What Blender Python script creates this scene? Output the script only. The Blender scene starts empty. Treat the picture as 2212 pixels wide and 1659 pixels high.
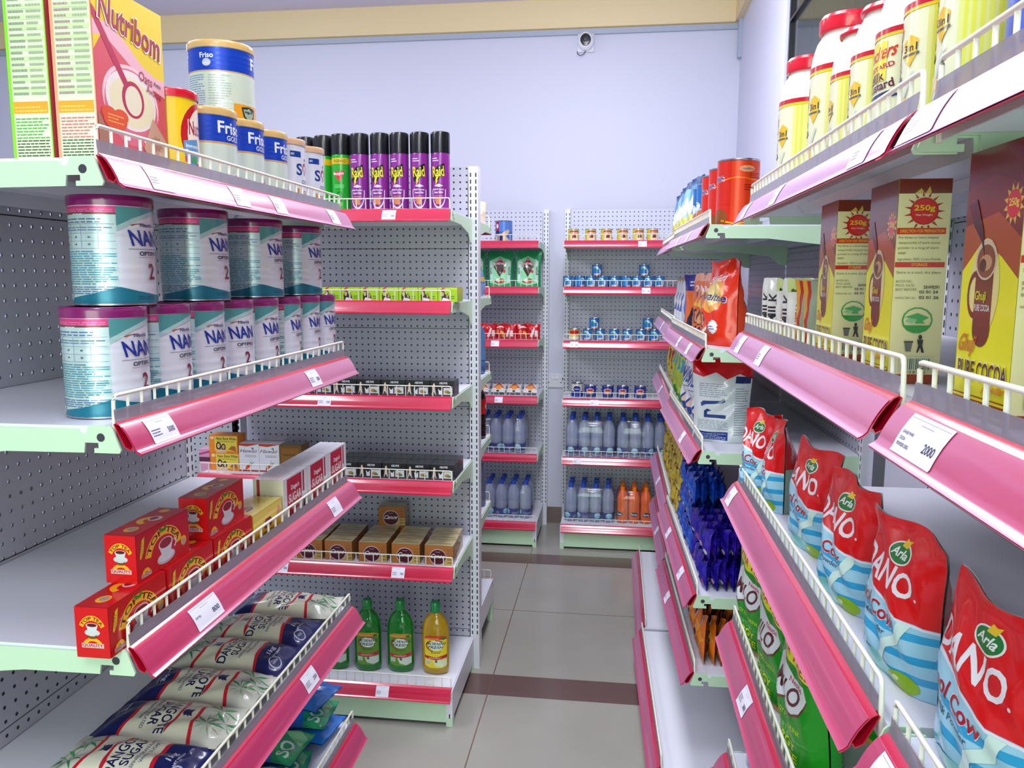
import bpy, bmesh, math, random
from mathutils import Vector, Matrix
from mathutils.geometry import tessellate_polygon
PI = math.pi
S = bpy.context.scene
COL = S.collection
# ------------------------------------------------------------------ camera
def make_camera():
    f, yaw, pitch, roll, H = 1715.19, .1286, .1338, .0024, 1.5081
    cy, sy, cp, sp = math.cos(yaw), math.sin(yaw), math.cos(pitch), math.sin(pitch)
    R = Vector((cy, sy, 0)); F = Vector((-sy*cp, cy*cp, -sp)); U = R.cross(F)
    R2 = R*math.cos(roll)+U*math.sin(roll); U2 = U*math.cos(roll)-R*math.sin(roll)
    cam = bpy.data.cameras.new('camera'); o = bpy.data.objects.new('camera', cam); COL.objects.link(o)
    cam.sensor_width = 36; cam.lens = f*36/2212; cam.clip_start = .02
    o.matrix_world = Matrix(((R2.x, U2.x, -F.x, 0), (R2.y, U2.y, -F.y, 0), (R2.z, U2.z, -F.z, H), (0, 0, 0, 1)))
    S.camera = o
make_camera()
# ------------------------------------------------------------------ light and exposure
S.view_settings.view_transform = 'Standard'; S.view_settings.look = 'None'
S.view_settings.exposure = 0.0; S.view_settings.gamma = 1
S.view_settings.use_curve_mapping = False
W = bpy.data.worlds.new('world'); S.world = W; W.use_nodes = True
W.node_tree.nodes['Background'].inputs[0].default_value = (.62, .68, .85, 1)
W.node_tree.nodes['Background'].inputs[1].default_value = .25
def area(name, loc, size, power, col, rot=(0, 0, 0)):
    l = bpy.data.lights.new(name, 'AREA'); l.shape = 'RECTANGLE'; l.size, l.size_y = size
    l.energy = power; l.color = col
    o = bpy.data.objects.new(name, l); COL.objects.link(o); o.location = loc; o.rotation_euler = rot
    return o
for i, (x, y, p) in enumerate([(-.15, .9, 22), (-.15, 2.7, 40), (-1.9, 1.6, 30), (-2.2, 3.0, 18), (-.15, -1.0, 30)]):
    area('ceiling_tube_light', (x, y, 3.02), (.5, 1.2), p*.7, (.92, .94, 1.0))
    pl = bpy.data.lights.new('tube_spill_fill', 'POINT'); pl.energy = p*.62; pl.shadow_soft_size = .16; pl.color = (.92, .94, 1.0)  # added point light for the tubes' sideways spill on ceiling and walls
    po = bpy.data.objects.new('tube_spill_fill', pl); COL.objects.link(po); po.location = (x, y+.3, 2.62)
area('green_front_light', (-.2, -2.6, 1.5), (2.4, 2.0), 95, (.83, 1.0, .80), (PI/2, 0, 0))  # greenish light from behind the camera, its source out of view
area('back_room_fill', (1.35, 2.6, 3.0), (.5, .9), 45, (.9, 1, .95))  # added fill so the cloth behind the glass shows, no lamp seen there
# ------------------------------------------------------------------ materials
_m = {}
def lin(h):
    h = h.lstrip('#'); c = [int(h[i:i+2], 16)/255 for i in (0, 2, 4)]
    return [x/12.92 if x <= .04045 else ((x+.055)/1.055)**2.4 for x in c]+[1]
def mat(h, kind='paper'):
    k = (h, kind)
    if k in _m: return _m[k]
    m = bpy.data.materials.new('m_%s_%s' % (h.lstrip('#'), kind)); m.use_nodes = True
    n = m.node_tree.nodes; b = n['Principled BSDF']; b.inputs['Base Color'].default_value = lin(h)
    def s(**kw):
        for a, v in kw.items(): b.inputs[a.replace('_', ' ')].default_value = v
    if kind == 'paper': s(Roughness=.42)
    elif kind == 'gloss': s(Roughness=.22, Coat_Weight=.3, Coat_Roughness=.08)
    elif kind == 'foil': s(Roughness=.26, Specular_IOR_Level=.35, Coat_Weight=.4, Coat_Roughness=.06)
    elif kind == 'paint': s(Roughness=.33)
    elif kind == 'tin': s(Roughness=.28, Metallic=.25)
    elif kind == 'metal': s(Roughness=.25, Metallic=1.0)
    elif kind == 'rail': s(Roughness=.2, Coat_Weight=1.0, Coat_Roughness=.12, Coat_IOR=1.75)
    elif kind == 'cover':            # hazy clear film over the red rail: its lilac sheen seen edge on is mixed into the colour
        s(Roughness=.25, Coat_Weight=.8, Coat_Roughness=.1)
        L = m.node_tree.links.new; lw = n.new('ShaderNodeLayerWeight'); lw.inputs[0].default_value = .5
        pw = n.new('ShaderNodeMath'); pw.operation = 'POWER'; pw.inputs[1].default_value = 2.2; L(lw.outputs['Facing'], pw.inputs[0]); p2 = n.new('ShaderNodeMath'); p2.operation = 'MULTIPLY'; p2.inputs[1].default_value = .68; L(pw.outputs[0], p2.inputs[0]); pw = p2
        df = n.new('ShaderNodeBsdfDiffuse'); df.inputs[0].default_value = lin('#cdb2e0'); gl = n.new('ShaderNodeBsdfGlossy'); gl.inputs['Roughness'].default_value = .3; gl.inputs[0].default_value = (.82, .76, .95, 1)
        m1 = n.new('ShaderNodeMixShader'); m1.inputs[0].default_value = .45; L(df.outputs[0], m1.inputs[1]); L(gl.outputs[0], m1.inputs[2])
        m2 = n.new('ShaderNodeMixShader'); L(pw.outputs[0], m2.inputs[0]); L(b.outputs[0], m2.inputs[1]); L(m1.outputs[0], m2.inputs[2]); L(m2.outputs[0], n['Material Output'].inputs['Surface'])
    elif kind == 'wall':
        s(Roughness=.5)
        t = n.new('ShaderNodeTexNoise'); t.inputs['Scale'].default_value = 7
        bp = n.new('ShaderNodeBump'); bp.inputs['Strength'].default_value = .08; bp.inputs['Distance'].default_value = .02
        m.node_tree.links.new(t.outputs['Fac'], bp.inputs['Height']); m.node_tree.links.new(bp.outputs[0], b.inputs['Normal'])
    elif kind == 'liquid': s(Roughness=.06, Transmission_Weight=.55, IOR=1.36, Coat_Weight=.6)
    elif kind in ('film', 'bottle', 'strip', 'pane'):
        n.remove(b); out = n['Material Output']
        tr = n.new('ShaderNodeBsdfTransparent'); gl = n.new('ShaderNodeBsdfGlossy'); df = n.new('ShaderNodeBsdfDiffuse')
        tr.inputs[0].default_value = lin(h); gl.inputs['Roughness'].default_value = .08; df.inputs[0].default_value = lin(h)
        lw = n.new('ShaderNodeLayerWeight'); lw.inputs[0].default_value = .5
        pw = n.new('ShaderNodeMath'); pw.operation = 'POWER'; pw.inputs[1].default_value = 3.5; m3 = n.new('ShaderNodeMath'); m3.operation = 'MULTIPLY_ADD'; m3.inputs[1].default_value = .5; m3.inputs[2].default_value = .04
        m1 = n.new('ShaderNodeMixShader'); m2 = n.new('ShaderNodeMixShader')
        m1.inputs[0].default_value = {'film': .03, 'bottle': .26, 'strip': .34, 'pane': .03}[kind]
        L = m.node_tree.links.new
        L(tr.outputs[0], m1.inputs[1]); L(df.outputs[0], m1.inputs[2]); L(lw.outputs['Facing'], pw.inputs[0]); L(pw.outputs[0], m3.inputs[0]); L(m3.outputs[0], m2.inputs[0])
        L(m1.outputs[0], m2.inputs[1]); L(gl.outputs[0], m2.inputs[2]); L(m2.outputs[0], out.inputs['Surface'])
    _m[k] = m
    return m
def nodemat(name, build):
    if name in _m: return _m[name]
    m = bpy.data.materials.new(name); m.use_nodes = True; build(m, m.node_tree.nodes, m.node_tree.links.new, m.node_tree.nodes['Principled BSDF']); _m[name] = m
    return m
def mth(n, L, op, a, b=None, c=None):
    x = n.new('ShaderNodeMath'); x.operation = op
    for i, q in enumerate((a, b, c)):
        if q is None: continue
        if isinstance(q, (int, float)): x.inputs[i].default_value = q
        else: L(q, x.inputs[i])
    return x.outputs[0]
def peg(pitch, see=False, col='#aeb0be'):
    def build(m, n, L, b):
        tc = n.new('ShaderNodeTexCoord'); sp = n.new('ShaderNodeSeparateXYZ'); L(tc.outputs['Object'], sp.inputs[0])
        fx = mth(n, L, 'SUBTRACT', mth(n, L, 'FRACT', mth(n, L, 'DIVIDE', sp.outputs[0], pitch)), .5)
        fz = mth(n, L, 'SUBTRACT', mth(n, L, 'FRACT', mth(n, L, 'DIVIDE', sp.outputs[2], pitch)), .5)
        d = mth(n, L, 'SQRT', mth(n, L, 'ADD', mth(n, L, 'MULTIPLY', fx, fx), mth(n, L, 'MULTIPLY', fz, fz)))
        hole = mth(n, L, 'LESS_THAN', d, .0034/pitch)
        b.inputs['Roughness'].default_value = .38
        if see:
            b.inputs['Base Color'].default_value = lin(col)
            tr = n.new('ShaderNodeBsdfTransparent'); mx = n.new('ShaderNodeMixShader')
            L(hole, mx.inputs[0]); L(b.outputs[0], mx.inputs[1]); L(tr.outputs[0], mx.inputs[2]); L(mx.outputs[0], n['Material Output'].inputs['Surface'])
        else:
            mx = n.new('ShaderNodeMix'); mx.data_type = 'RGBA'; L(hole, mx.inputs[0])
            mx.inputs[6].default_value = lin(col); mx.inputs[7].default_value = (.012, .012, .016, 1); L(mx.outputs[2], b.inputs['Base Color'])
    return nodemat('pegboard_%s_%s_%s' % (pitch, see, col), build)
def floor_mat():
    def build(m, n, L, b):
        tc = n.new('ShaderNodeTexCoord'); sp = n.new('ShaderNodeSeparateXYZ'); L(tc.outputs['Object'], sp.inputs[0])
        x, y = sp.outputs[0], sp.outputs[1]
        my = mth(n, L, 'FLOORED_MODULO', mth(n, L, 'SUBTRACT', y, 2.682), 1.35)
        stripe = mth(n, L, 'LESS_THAN', my, .148)
        g1 = mth(n, L, 'LESS_THAN', mth(n, L, 'ABSOLUTE', mth(n, L, 'SUBTRACT', my, .748)), .0022)
        g2 = mth(n, L, 'LESS_THAN', mth(n, L, 'ABSOLUTE', mth(n, L, 'SUBTRACT', my, .149)), .002)
        mx_ = mth(n, L, 'FLOORED_MODULO', mth(n, L, 'ADD', x, .437), .6)
        g3 = mth(n, L, 'LESS_THAN', mx_, .0042)
        g = mth(n, L, 'MAXIMUM', mth(n, L, 'MAXIMUM', g1, g2), g3)
        nz = n.new('ShaderNodeTexNoise'); nz.inputs['Scale'].default_value = 3.5; L(tc.outputs['Object'], nz.inputs['Vector'])
        rp = n.new('ShaderNodeValToRGB'); rp.color_ramp.elements[0].color = lin('#96928b'); rp.color_ramp.elements[1].color = lin('#a5a29a')
        L(nz.outputs['Fac'], rp.inputs[0])
        a = n.new('ShaderNodeMix'); a.data_type = 'RGBA'; L(stripe, a.inputs[0]); L(rp.outputs[0], a.inputs[6]); a.inputs[7].default_value = lin('#66504d')
        c = n.new('ShaderNodeMix'); c.data_type = 'RGBA'; L(g, c.inputs[0]); L(a.outputs[2], c.inputs[6]); c.inputs[7].default_value = lin('#6f5a4c')
        L(c.outputs[2], b.inputs['Base Color']); b.inputs['Roughness'].default_value = .2
    return nodemat('polished_floor_tiles', build)
# ------------------------------------------------------------------ mesh builder
class MB:
    def __init__(s): s.v = []; s.f = []; s.m = []; s.ms = []; s.n = {}
    def mi(s, m):
        if isinstance(m, str): m = mat(m)
        elif isinstance(m, tuple): m = mat(*m)
        if m not in s.ms: s.ms.append(m)
        return s.ms.index(m)
    def add(s, vs, fs, m, ns=None):
        k = len(s.v); i = s.mi(m); s.v += [tuple(p) for p in vs]
        if ns: s.n.update({k+j: tuple(q) for j, q in enumerate(ns)})
        s.f += [[a+k for a in f] for f in fs]; s.m += [i]*len(fs)
        return s
    def box(s, x0, y0, z0, x1, y1, z1, m):
        vs = [(x, y, z) for z in (z0, z1) for y in (y0, y1) for x in (x0, x1)]
        return s.add(vs, [(0, 2, 3, 1), (4, 5, 7, 6), (0, 1, 5, 4), (2, 6, 7, 3), (0, 4, 6, 2), (1, 3, 7, 5)], m)
    def bbox(s, x0, y0, z0, x1, y1, z1, m, r=.0015, seg=1):
        bm = bmesh.new(); bmesh.ops.create_cube(bm, size=1)
        for v in bm.verts: v.co = Vector(((x0+x1)/2+v.co.x*(x1-x0), (y0+y1)/2+v.co.y*(y1-y0), (z0+z1)/2+v.co.z*(z1-z0)))
        bmesh.ops.bevel(bm, geom=bm.edges[:], offset=r, segments=seg, affect='EDGES')
        s.bm(bm, m); bm.free(); return s
    def bm(s, bm, m):
        bm.verts.index_update(); return s.add([v.co for v in bm.verts], [[v.index for v in f.verts] for f in bm.faces], m)
    def prism(s, poly, x0, x1, m):           # polygon in (y, z), extruded along x
        n = len(poly)
        if sum(poly[i][0]*poly[(i+1) % n][1]-poly[(i+1) % n][0]*poly[i][1] for i in range(n)) < 0: poly = list(poly)[::-1]
        T = tessellate_polygon([[Vector((p[0], p[1], 0)) for p in poly]]); vs = [(x0, p[0], p[1]) for p in poly]+[(x1, p[0], p[1]) for p in poly]; fs = []
        for t in T:
            (ax, ay), (bx, by), (cx, cy) = (poly[q] for q in t)
            t = tuple(t) if (bx-ax)*(cy-ay)-(cx-ax)*(by-ay) > 0 else tuple(t)[::-1]
            fs += [t[::-1], tuple(q+n for q in t)]
        for i in range(n): j = (i+1) % n; fs.append((i, j, j+n, i+n))
        return s.add(vs, fs, m)
    def ribbon(s, pts, x0, x1, th, m):       # bent sheet, profile in (y, z)
        up = []
        for i, p in enumerate(pts):
            q = pts[min(i+1, len(pts)-1)]; o = pts[max(i-1, 0)]; d = Vector((q[0]-o[0], q[1]-o[1])).normalized()
            up.append((p[0]-d.y*th, p[1]+d.x*th))
        return s.prism(list(pts)+up[::-1], x0, x1, m)
    def lathe(s, prof, m, seg=24, sx=1., sy=1., cap=True, c=(0, 0)):
        vs = []; fs = []; n = len(prof)
        for r, z in prof:
            for k in range(seg):
                a = 2*PI*k/seg; vs.append((c[0]+r*sx*math.cos(a), c[1]+r*sy*math.sin(a), z))
        for i in range(n-1):
            for k in range(seg): k2 = (k+1) % seg; fs.append((i*seg+k, i*seg+k2, (i+1)*seg+k2, (i+1)*seg+k))
        if cap: fs.append(tuple(range(seg))[::-1]); fs.append(tuple((n-1)*seg+k for k in range(seg)))
        return s.add(vs, fs, m)
    def tube(s, pts, r, m, n=6):
        pts = [Vector(p) for p in pts]; vs = []; fs = []
        for i, p in enumerate(pts):
            d = (pts[min(i+1, len(pts)-1)]-pts[max(i-1, 0)]).normalized()
            a = d.cross(Vector((0, 0, 1)) if abs(d.z) < .9 else Vector((1, 0, 0))).normalized(); b = d.cross(a)
            for k in range(n): t = 2*PI*k/n; vs.append(p+a*(r*math.cos(t))+b*(r*math.sin(t)))
        for i in range(len(pts)-1):
            for k in range(n): k2 = (k+1) % n; fs.append((i*n+k, i*n+k2, (i+1)*n+k2, (i+1)*n+k))
        fs.append(tuple(range(n))[::-1]); fs.append(tuple((len(pts)-1)*n+k for k in range(n)))
        return s.add(vs, fs, m)
    def build(s, name, parent=None, smooth=30):
        me = bpy.data.meshes.new(name); me.from_pydata(s.v, [], s.f)
        for m in s.ms: me.materials.append(m)
        me.polygons.foreach_set('material_index', s.m); me.polygons.foreach_set('use_smooth', [True]*len(s.f))
        me.update()
        if s.n: me.normals_split_custom_set_from_vertices([s.n.get(j, (0, 0, 0)) for j in range(len(s.v))])
        else: me.validate(); me.set_sharp_from_angle(angle=math.radians(smooth))
        o = bpy.data.objects.new(name, me); COL.objects.link(o)
        if parent: o.parent = parent
        return o
def tag(o, label=None, cat=None, group=None, kind=None):
    for k, v in (('label', label), ('category', cat), ('group', group), ('kind', kind)):
        if v: o[k] = v
    return o
def empty(name, label, cat, group=None, loc=(0, 0, 0), rz=0):
    o = bpy.data.objects.new(name, None); o.empty_display_size = .05; COL.objects.link(o); o.location = loc; o.rotation_euler.z = rz
    return tag(o, label, cat, group)
def struct(name, mb, parent=None): return tag(mb.build(name, parent), kind='structure')
_used = set()
def dup(src, loc, rot=0, label=None, group=None, tilt=None):
    """first call moves the original, the next ones copy it with its parts and sub-parts"""
    if src.name not in _used: _used.add(src.name); r = src
    else:
        r = src.copy(); COL.objects.link(r)
        def kids(a, b):
            for c in list(a.children):
                d = c.copy(); COL.objects.link(d); d.parent = b; kids(c, d)
        kids(src, r)
    r.location = loc; r.rotation_euler = (tilt[0], tilt[1], rot) if tilt else (0, 0, rot)
    if label: r['label'] = label
    if group: r['group'] = group
    return r
# ------------------------------------------------------------------ printed artwork: flat shapes laid on a surface
_tx = {}
def text_shape(t, bold):
    k = (t, bold)
    if k in _tx: return _tx[k]
    c = bpy.data.curves.new('t', 'FONT'); c.body = t; c.resolution_u = 3; c.offset = .022 if bold else .004; c.fill_mode = 'FRONT'
    o = bpy.data.objects.new('t', c); me = bpy.data.meshes.new_from_object(o)
    vs = [(v.co.x, v.co.y) for v in me.vertices]; fs = [tuple(p.vertices) for p in me.polygons]
    xs = [v[0] for v in vs] or [0]; ys = [v[1] for v in vs] or [0]; x0, x1, y0, y1 = min(xs), max(xs), min(ys), max(ys)
    vs = [((x-x0)/max(x1-x0, 1e-6), (y-y0)/max(y1-y0, 1e-6)) for x, y in vs]
    bpy.data.meshes.remove(me); bpy.data.objects.remove(o); bpy.data.curves.remove(c)
    _tx[k] = (vs, fs); return _tx[k]
def _cut(vs, fs, cx, cy, diag=False):
    bm = bmesh.new(); bv = [bm.verts.new((x, y, 0)) for x, y in vs]
    for f in fs:
        try: bm.faces.new([bv[i] for i in f])
        except ValueError: pass
    big = [f for f in bm.faces if len(f.verts) > 4]
    if big: bmesh.ops.triangulate(bm, faces=big)
    if bm.verts:
        x0, x1 = min(v.co.x for v in bm.verts), max(v.co.x for v in bm.verts); y0, y1 = min(v.co.y for v in bm.verts), max(v.co.y for v in bm.verts)
        for n, no, a, b in ((cx, (1, 0, 0), x0, x1), (cy, (0, 1, 0), y0, y1)):
            if not n: continue
            for i in range(int(a*n)-1, int(b*n)+2):
                if a < i/n < b:
                    bmesh.ops.bisect_plane(bm, geom=bm.verts[:]+bm.edges[:]+bm.faces[:], plane_co=(i/n, 0, 0) if no[0] else (0, i/n, 0), plane_no=no, dist=1e-7)
        if diag:
            d = [v.co.x*cx+v.co.y*cy for v in bm.verts]
            for i in range(int(min(d)), int(max(d))+2):
                if min(d) < i < max(d): bmesh.ops.bisect_plane(bm, geom=bm.verts[:]+bm.edges[:]+bm.faces[:], plane_co=(i/cx, 0, 0), plane_no=Vector((cx, cy, 0)).normalized(), dist=1e-7)
    bm.verts.index_update(); r = ([(v.co.x, v.co.y) for v in bm.verts], [[v.index for v in f.verts] for f in bm.faces]); bm.free(); return r
def shapes(art):
    """yields (verts, faces, colour) in the unit square of the face"""
    for i, a in enumerate(art):
        k = a[0]
        if k == 'r': x0, y0, x1, y1, c = a[1:6]; yield [(x0, y0), (x1, y0), (x1, y1), (x0, y1)], [(0, 1, 2, 3)], c
        elif k == 'p': yield a[1], [tuple(range(len(a[1])))], a[2]
        elif k == 'e':
            cx, cy, rx, ry, c = a[1:6]; n = a[6] if len(a) > 6 else 20
            yield [(cx+rx*math.cos(2*PI*j/n), cy+ry*math.sin(2*PI*j/n)) for j in range(n)], [tuple(range(n))], c
        elif k == 's':                       # star burst
            cx, cy, rx, ry, n, q, c = a[1:8]
            yield [(cx+(rx if j % 2 else rx*q)*math.cos(PI*j/n), cy+(ry if j % 2 else ry*q)*math.sin(PI*j/n)) for j in range(2*n)], [tuple(range(2*n))], c
        elif k == 't':
            t, x0, y0, x1, y1, c = a[1:7]; rot = a[7] if len(a) > 7 else 0; bold = a[8] if len(a) > 8 else True; sh = a[9] if len(a) > 9 else 0; asp = a[10] if len(a) > 10 else 1
            vs, fs = text_shape(t, bold); cx, cy = (x0+x1)/2, (y0+y1)/2; w, h = x1-x0, y1-y0
            if rot: w, h = (h/asp, w*asp) if abs(abs(rot)-90) < 46 else (w, h)
            o = []
            cr, sr = math.cos(math.radians(rot)), math.sin(math.radians(rot))
            for x, y in vs:
                px, py = ((x-.5)+sh*(y-.5))*w, (y-.5)*h
                # asp = face height/width, so that turning keeps the letters' shape
                o.append((cx+px*cr-py*asp*sr, cy+(px*sr/asp)+py*cr) if rot else (cx+px, cy+py))
            yield o, fs, c
        elif k in ('a', 'ct'):               # band or lettering bent along an ellipse, degrees run from left to right
            if k == 'a': cx, cy, rx, ry, q, d0, d1, c = a[1:9]; vs, fs = _cut([(0, 0), (1, 0), (1, 1), (0, 1)], [(0, 1, 2, 3)], 14, 0)
            else:
                t, cx, cy, rx, ry, q, d0, d1, c = a[1:10]; vs, fs = text_shape(t, True); vs, fs = _cut(vs, fs, 14, 0)
            o = []
            for x, y in vs:
                an = math.radians(d0+(d1-d0)*x); rr = q+(1-q)*y; o.append((cx+rx*rr*math.cos(an), cy+ry*rr*math.sin(an)))
            yield o, fs, c
        elif k == 'l':
            x0, y0, x1, y1, n, c = a[1:7]; rnd = random.Random(i*7+n); vs = []; fs = []
            dy = (y1-y0)/n
            for j in range(n):
                x = x0; y = y0+dy*j; e = x1-(x1-x0)*(rnd.random()*.35 if rnd.random() < .45 else 0)
                while x < e:
                    w = min((x1-x0)*(.08+.14*rnd.random()), e-x); b = len(vs)
                    vs += [(x, y), (x+w, y), (x+w, y+dy*.42), (x, y+dy*.42)]; fs.append((b, b+1, b+2, b+3)); x += w+(x1-x0)*.025
            yield vs, fs, c
def art(mb, lst, fn, cx=0, cy=0, kind='gloss', off=.0003, step=.00004, grid=None):
    """fn(x, y, off) -> point in space; with a grid the print lies exactly on the grid's triangles"""
    for j, (vs, fs, c) in enumerate(shapes(lst)):
        if cx or cy: vs, fs = _cut(vs, fs, cx, cy, bool(grid))
        fs = [f if sum(vs[f[q]][0]*vs[f[(q+1) % len(f)]][1]-vs[f[(q+1) % len(f)]][0]*vs[f[q]][1] for q in range(len(f))) >= 0 else tuple(f)[::-1] for f in fs]
        if grid:
            pn = [grid(x, y) for x, y in vs]; k = off+j*step
            mb.add([q+n*k for q, n in pn], fs, (c, kind), [n for q, n in pn]); continue
        k = kind
        if c[0] == '*': c = c[1:]; k = 'metal'
        mb.add([fn(x, y, off+j*step) for x, y in vs], fs, (c, k))
def face(o, ex, ey):
    o, ex, ey = Vector(o), Vector(ex), Vector(ey); n = ex.cross(ey).normalized()
    return lambda x, y, k: o+ex*x+ey*y+n*k
def carton(name, w, d, h, col, arts, label, cat, group=None, kind='paper', fill=None):
    """box standing on its base centre, printed on F(ront) L(eft) R(ight) T(op)"""
    o = MB(); o.bbox(-w/2, -d/2, 0, w/2, d/2, h, (col, kind), r=min(.0012, h*.04))
    F = {'F': face((-w/2, -d/2, 0), (w, 0, 0), (0, 0, h)), 'L': face((-w/2, d/2, 0), (0, -d, 0), (0, 0, h)),
         'R': face((w/2, -d/2, 0), (0, d, 0), (0, 0, h)), 'T': face((-w/2, -d/2, h), (w, 0, 0), (0, d, 0))}
    for k, a in arts.items():
        for kk in k: art(o, a, F[kk], kind=kind)
    ob = o.build(name); return tag(ob, label, cat, group)
def cylmap(rf, h, z0=0, sx=1, sy=1):
    def fn(x, y, k):
        a = (x-.5)*2*PI-PI/2; z = z0+y*h; r = rf(z)+k; return Vector((r*sx*math.cos(a), r*sy*math.sin(a), z))
    return fn
c_ = S.cycles
c_.max_bounces = 6; c_.diffuse_bounces = 3; c_.glossy_bounces = 3; c_.transmission_bounces = 6; c_.transparent_max_bounces = 20
c_.use_adaptive_sampling = True; c_.adaptive_threshold = .04; c_.caustics_reflective = False; c_.caustics_refractive = False
# ------------------------------------------------------------------ shelving
PAINT = ('#dfe1ec', 'paint'); GREEN_LIT = ('#c3e2c2', 'paint'); WIRE = ('#ebecdd', 'paint')  # the green front light is put into the bracket and base colour
PROF = [(0, .004), (.005, .001), (.011, -.006), (.017, -.015), (.0215, -.024), (.0245, -.031), (.029, -.035), (.033, -.037)]
_ln = [0]
for _i in range(1, len(PROF)): _ln.append(_ln[-1]+math.dist(PROF[_i], PROF[_i-1]))
def prof_at(t, k):
    """point of the curved price rail at length t down its face, k above it"""
    for i in range(1, len(PROF)):
        if t <= _ln[i] or i == len(PROF)-1:
            q = (t-_ln[i-1])/(_ln[i]-_ln[i-1]); (a, b), (c, d) = PROF[i-1], PROF[i]; n = Vector((c-a, d-b)).normalized()
            return a+(c-a)*q-n.y*k, b+(d-b)*q+n.x*k
def nose_poly(D, zt):
    g = lambda a, z: (-D+a, zt+z)
    return [g(.006, .001), g(.002, -.003), g(-.008, -.030), g(-.006, -.034), g(.028, -.034), g(.028, -.028), g(.022, -.028), g(.022, -.021), g(.040, -.021), g(.042, -.034),
            g(.15, -.035), g(D-.06, -.058), g(D-.03, -.085), g(D, -.09), g(D, -.004), g(.050, -.004), g(.046, -.010), g(.038, -.010), g(.034, .001)]
def shelf(unit, W, D, zs, x0=0, tags=(), clear=True, fence=True, under=GREEN_LIT, inset=0, name='shelf', yb=0, rail=True, wire_h=.04, brackets=True):
    yf = -D+yb
    sb = MB(); a, b = x0+.004, x0+W-.004
    sb.box(a, yf+.006, zs-.0016, b, -.002, zs, PAINT)
    sb.box(a, yf+.006, zs-.026, b, yf+.008, zs-.0016, PAINT); sb.box(a, -.004, zs-.026, b, -.002, zs-.0016, PAINT)
    for q in (a, b-.0016): sb.box(q, yf+.008, zs-.019, q+.0016, -.004, zs-.0016, PAINT)
    for q in (.33, .68):
        y = yf*(1-q)
        sb.prism([(y-.035, zs-.0018), (y-.022, zs-.016), (y+.022, zs-.016), (y+.035, zs-.0018)], a+.03, b-.03, PAINT)
    so = sb.build(name, unit)
    if brackets:
        for q, sgn in ((x0+.0005, -1), (x0+W-.0035, 1)):
            m = MB(); m.prism([(y+yb, z) for y, z in nose_poly(D, zs)], q, q+.003, GREEN_LIT)
            xx = q+(-.0003 if sgn < 0 else .0033)
            m.add([(xx, yf+.018+.0055*math.cos(t*PI/8), zs-.014+.0055*math.sin(t*PI/8)) for t in range(16)], [tuple(range(16))], ('#3c3b44', 'paint'))
            m.build('bracket', so)
    if not rail: return so
    a, b = x0+.004+inset, x0+W-.004-inset
    r = MB(); r.ribbon([(yf-p[0], zs+p[1]) for p in PROF][::-1], a, b, .0013, ('#cc1648', 'rail'))
    r.ribbon([(yf+.0015, zs+.003), (yf-.012, zs-.026), (yf-.019, zs-.030), (yf-.021, zs-.026)], a, b, .0012, ('#c9102f', 'rail'))
    ro = r.build('price_rail', unit, smooth=60)
    cv = MB(); cv.ribbon([(yf-prof_at(t, .0020)[0], zs+prof_at(t, .0020)[1]) for t in [_ln[-1]*(.16+.84*i/9) for i in range(10)]][::-1], a, b, .0004, ('#c01f56', 'cover') if clear else ('#c2143f', 'rail'))
    cv.build('rail_cover', ro, smooth=60)
    if clear:
        c = MB(); c.ribbon([(yf-.0015, zs+.002), (yf+.0005, zs+.012), (yf+.001, zs+.021)][::-1], a+.001, b-.006, .0006, ('#c9c4d0', 'strip')); c.build('clear_strip', ro)
    for tx, txt, w in tags:
        t = MB(); wr, t0, t1 = w, .010, .046
        fn = lambda x, y, k: Vector((tx+wr*(x-.5), yf-prof_at(t1-(t1-t0)*y, .0032+k)[0], zs+prof_at(t1-(t1-t0)*y, .0032+k)[1]))
        L = [('r', 0, 0, 1, 1, '#e6e6f2'), ('r', .03, .07, .97, .085, '#8b8b9c'), ('r', .03, .9, .97, .915, '#8b8b9c'), ('r', .35, .8, .65, .82, '#9a9aac')]
        tl = txt.split('|')
        if tl[-1]: L += [('t', tl[-1], .66, .3, .92, .52, '#3a3a55', 0, True)]
        L += [('t', q_, .06, .5-.14*k_, .06+.028*len(q_), .58-.14*k_, '#55556c', 0, True) for k_, q_ in enumerate(tl[:-1])] if len(tl) > 1 else [('l', .06, .3, .4, .62, 3, '#6c6c86')]
        art(t, L, fn, 3, 10, 'paper', off=0); t.build('price_tag', ro)
    if fence:
        g = MB(); y = yf+.003; z1 = zs+wire_h-.002; fa, fb = a+.004, b-.004; R = .0022 if clear else .0016
        g.tube([(fa, y+.002, zs-.028), (fa, y, z1-.006), (fa+.002, y, z1-.001), (fa+.006, y, z1), (fb-.006, y, z1), (fb-.002, y, z1-.001), (fb, y, z1-.006), (fb, y+.002, zs-.028)], R*1.15, WIRE, 8)
        n = int((fb-fa)/.0298)
        for i in range(1, n): x = fa+(fb-fa)*i/n; g.tube([(x, y+.001, zs+.0015), (x, y+.0005, z1)], R, WIRE, 6)
        g.tube([(fa, y+.001, zs+.003), (fb, y+.001, zs+.003)], R*.8, WIRE, 5)
        g.build('wire_fence', unit, smooth=60)
    return so
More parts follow.
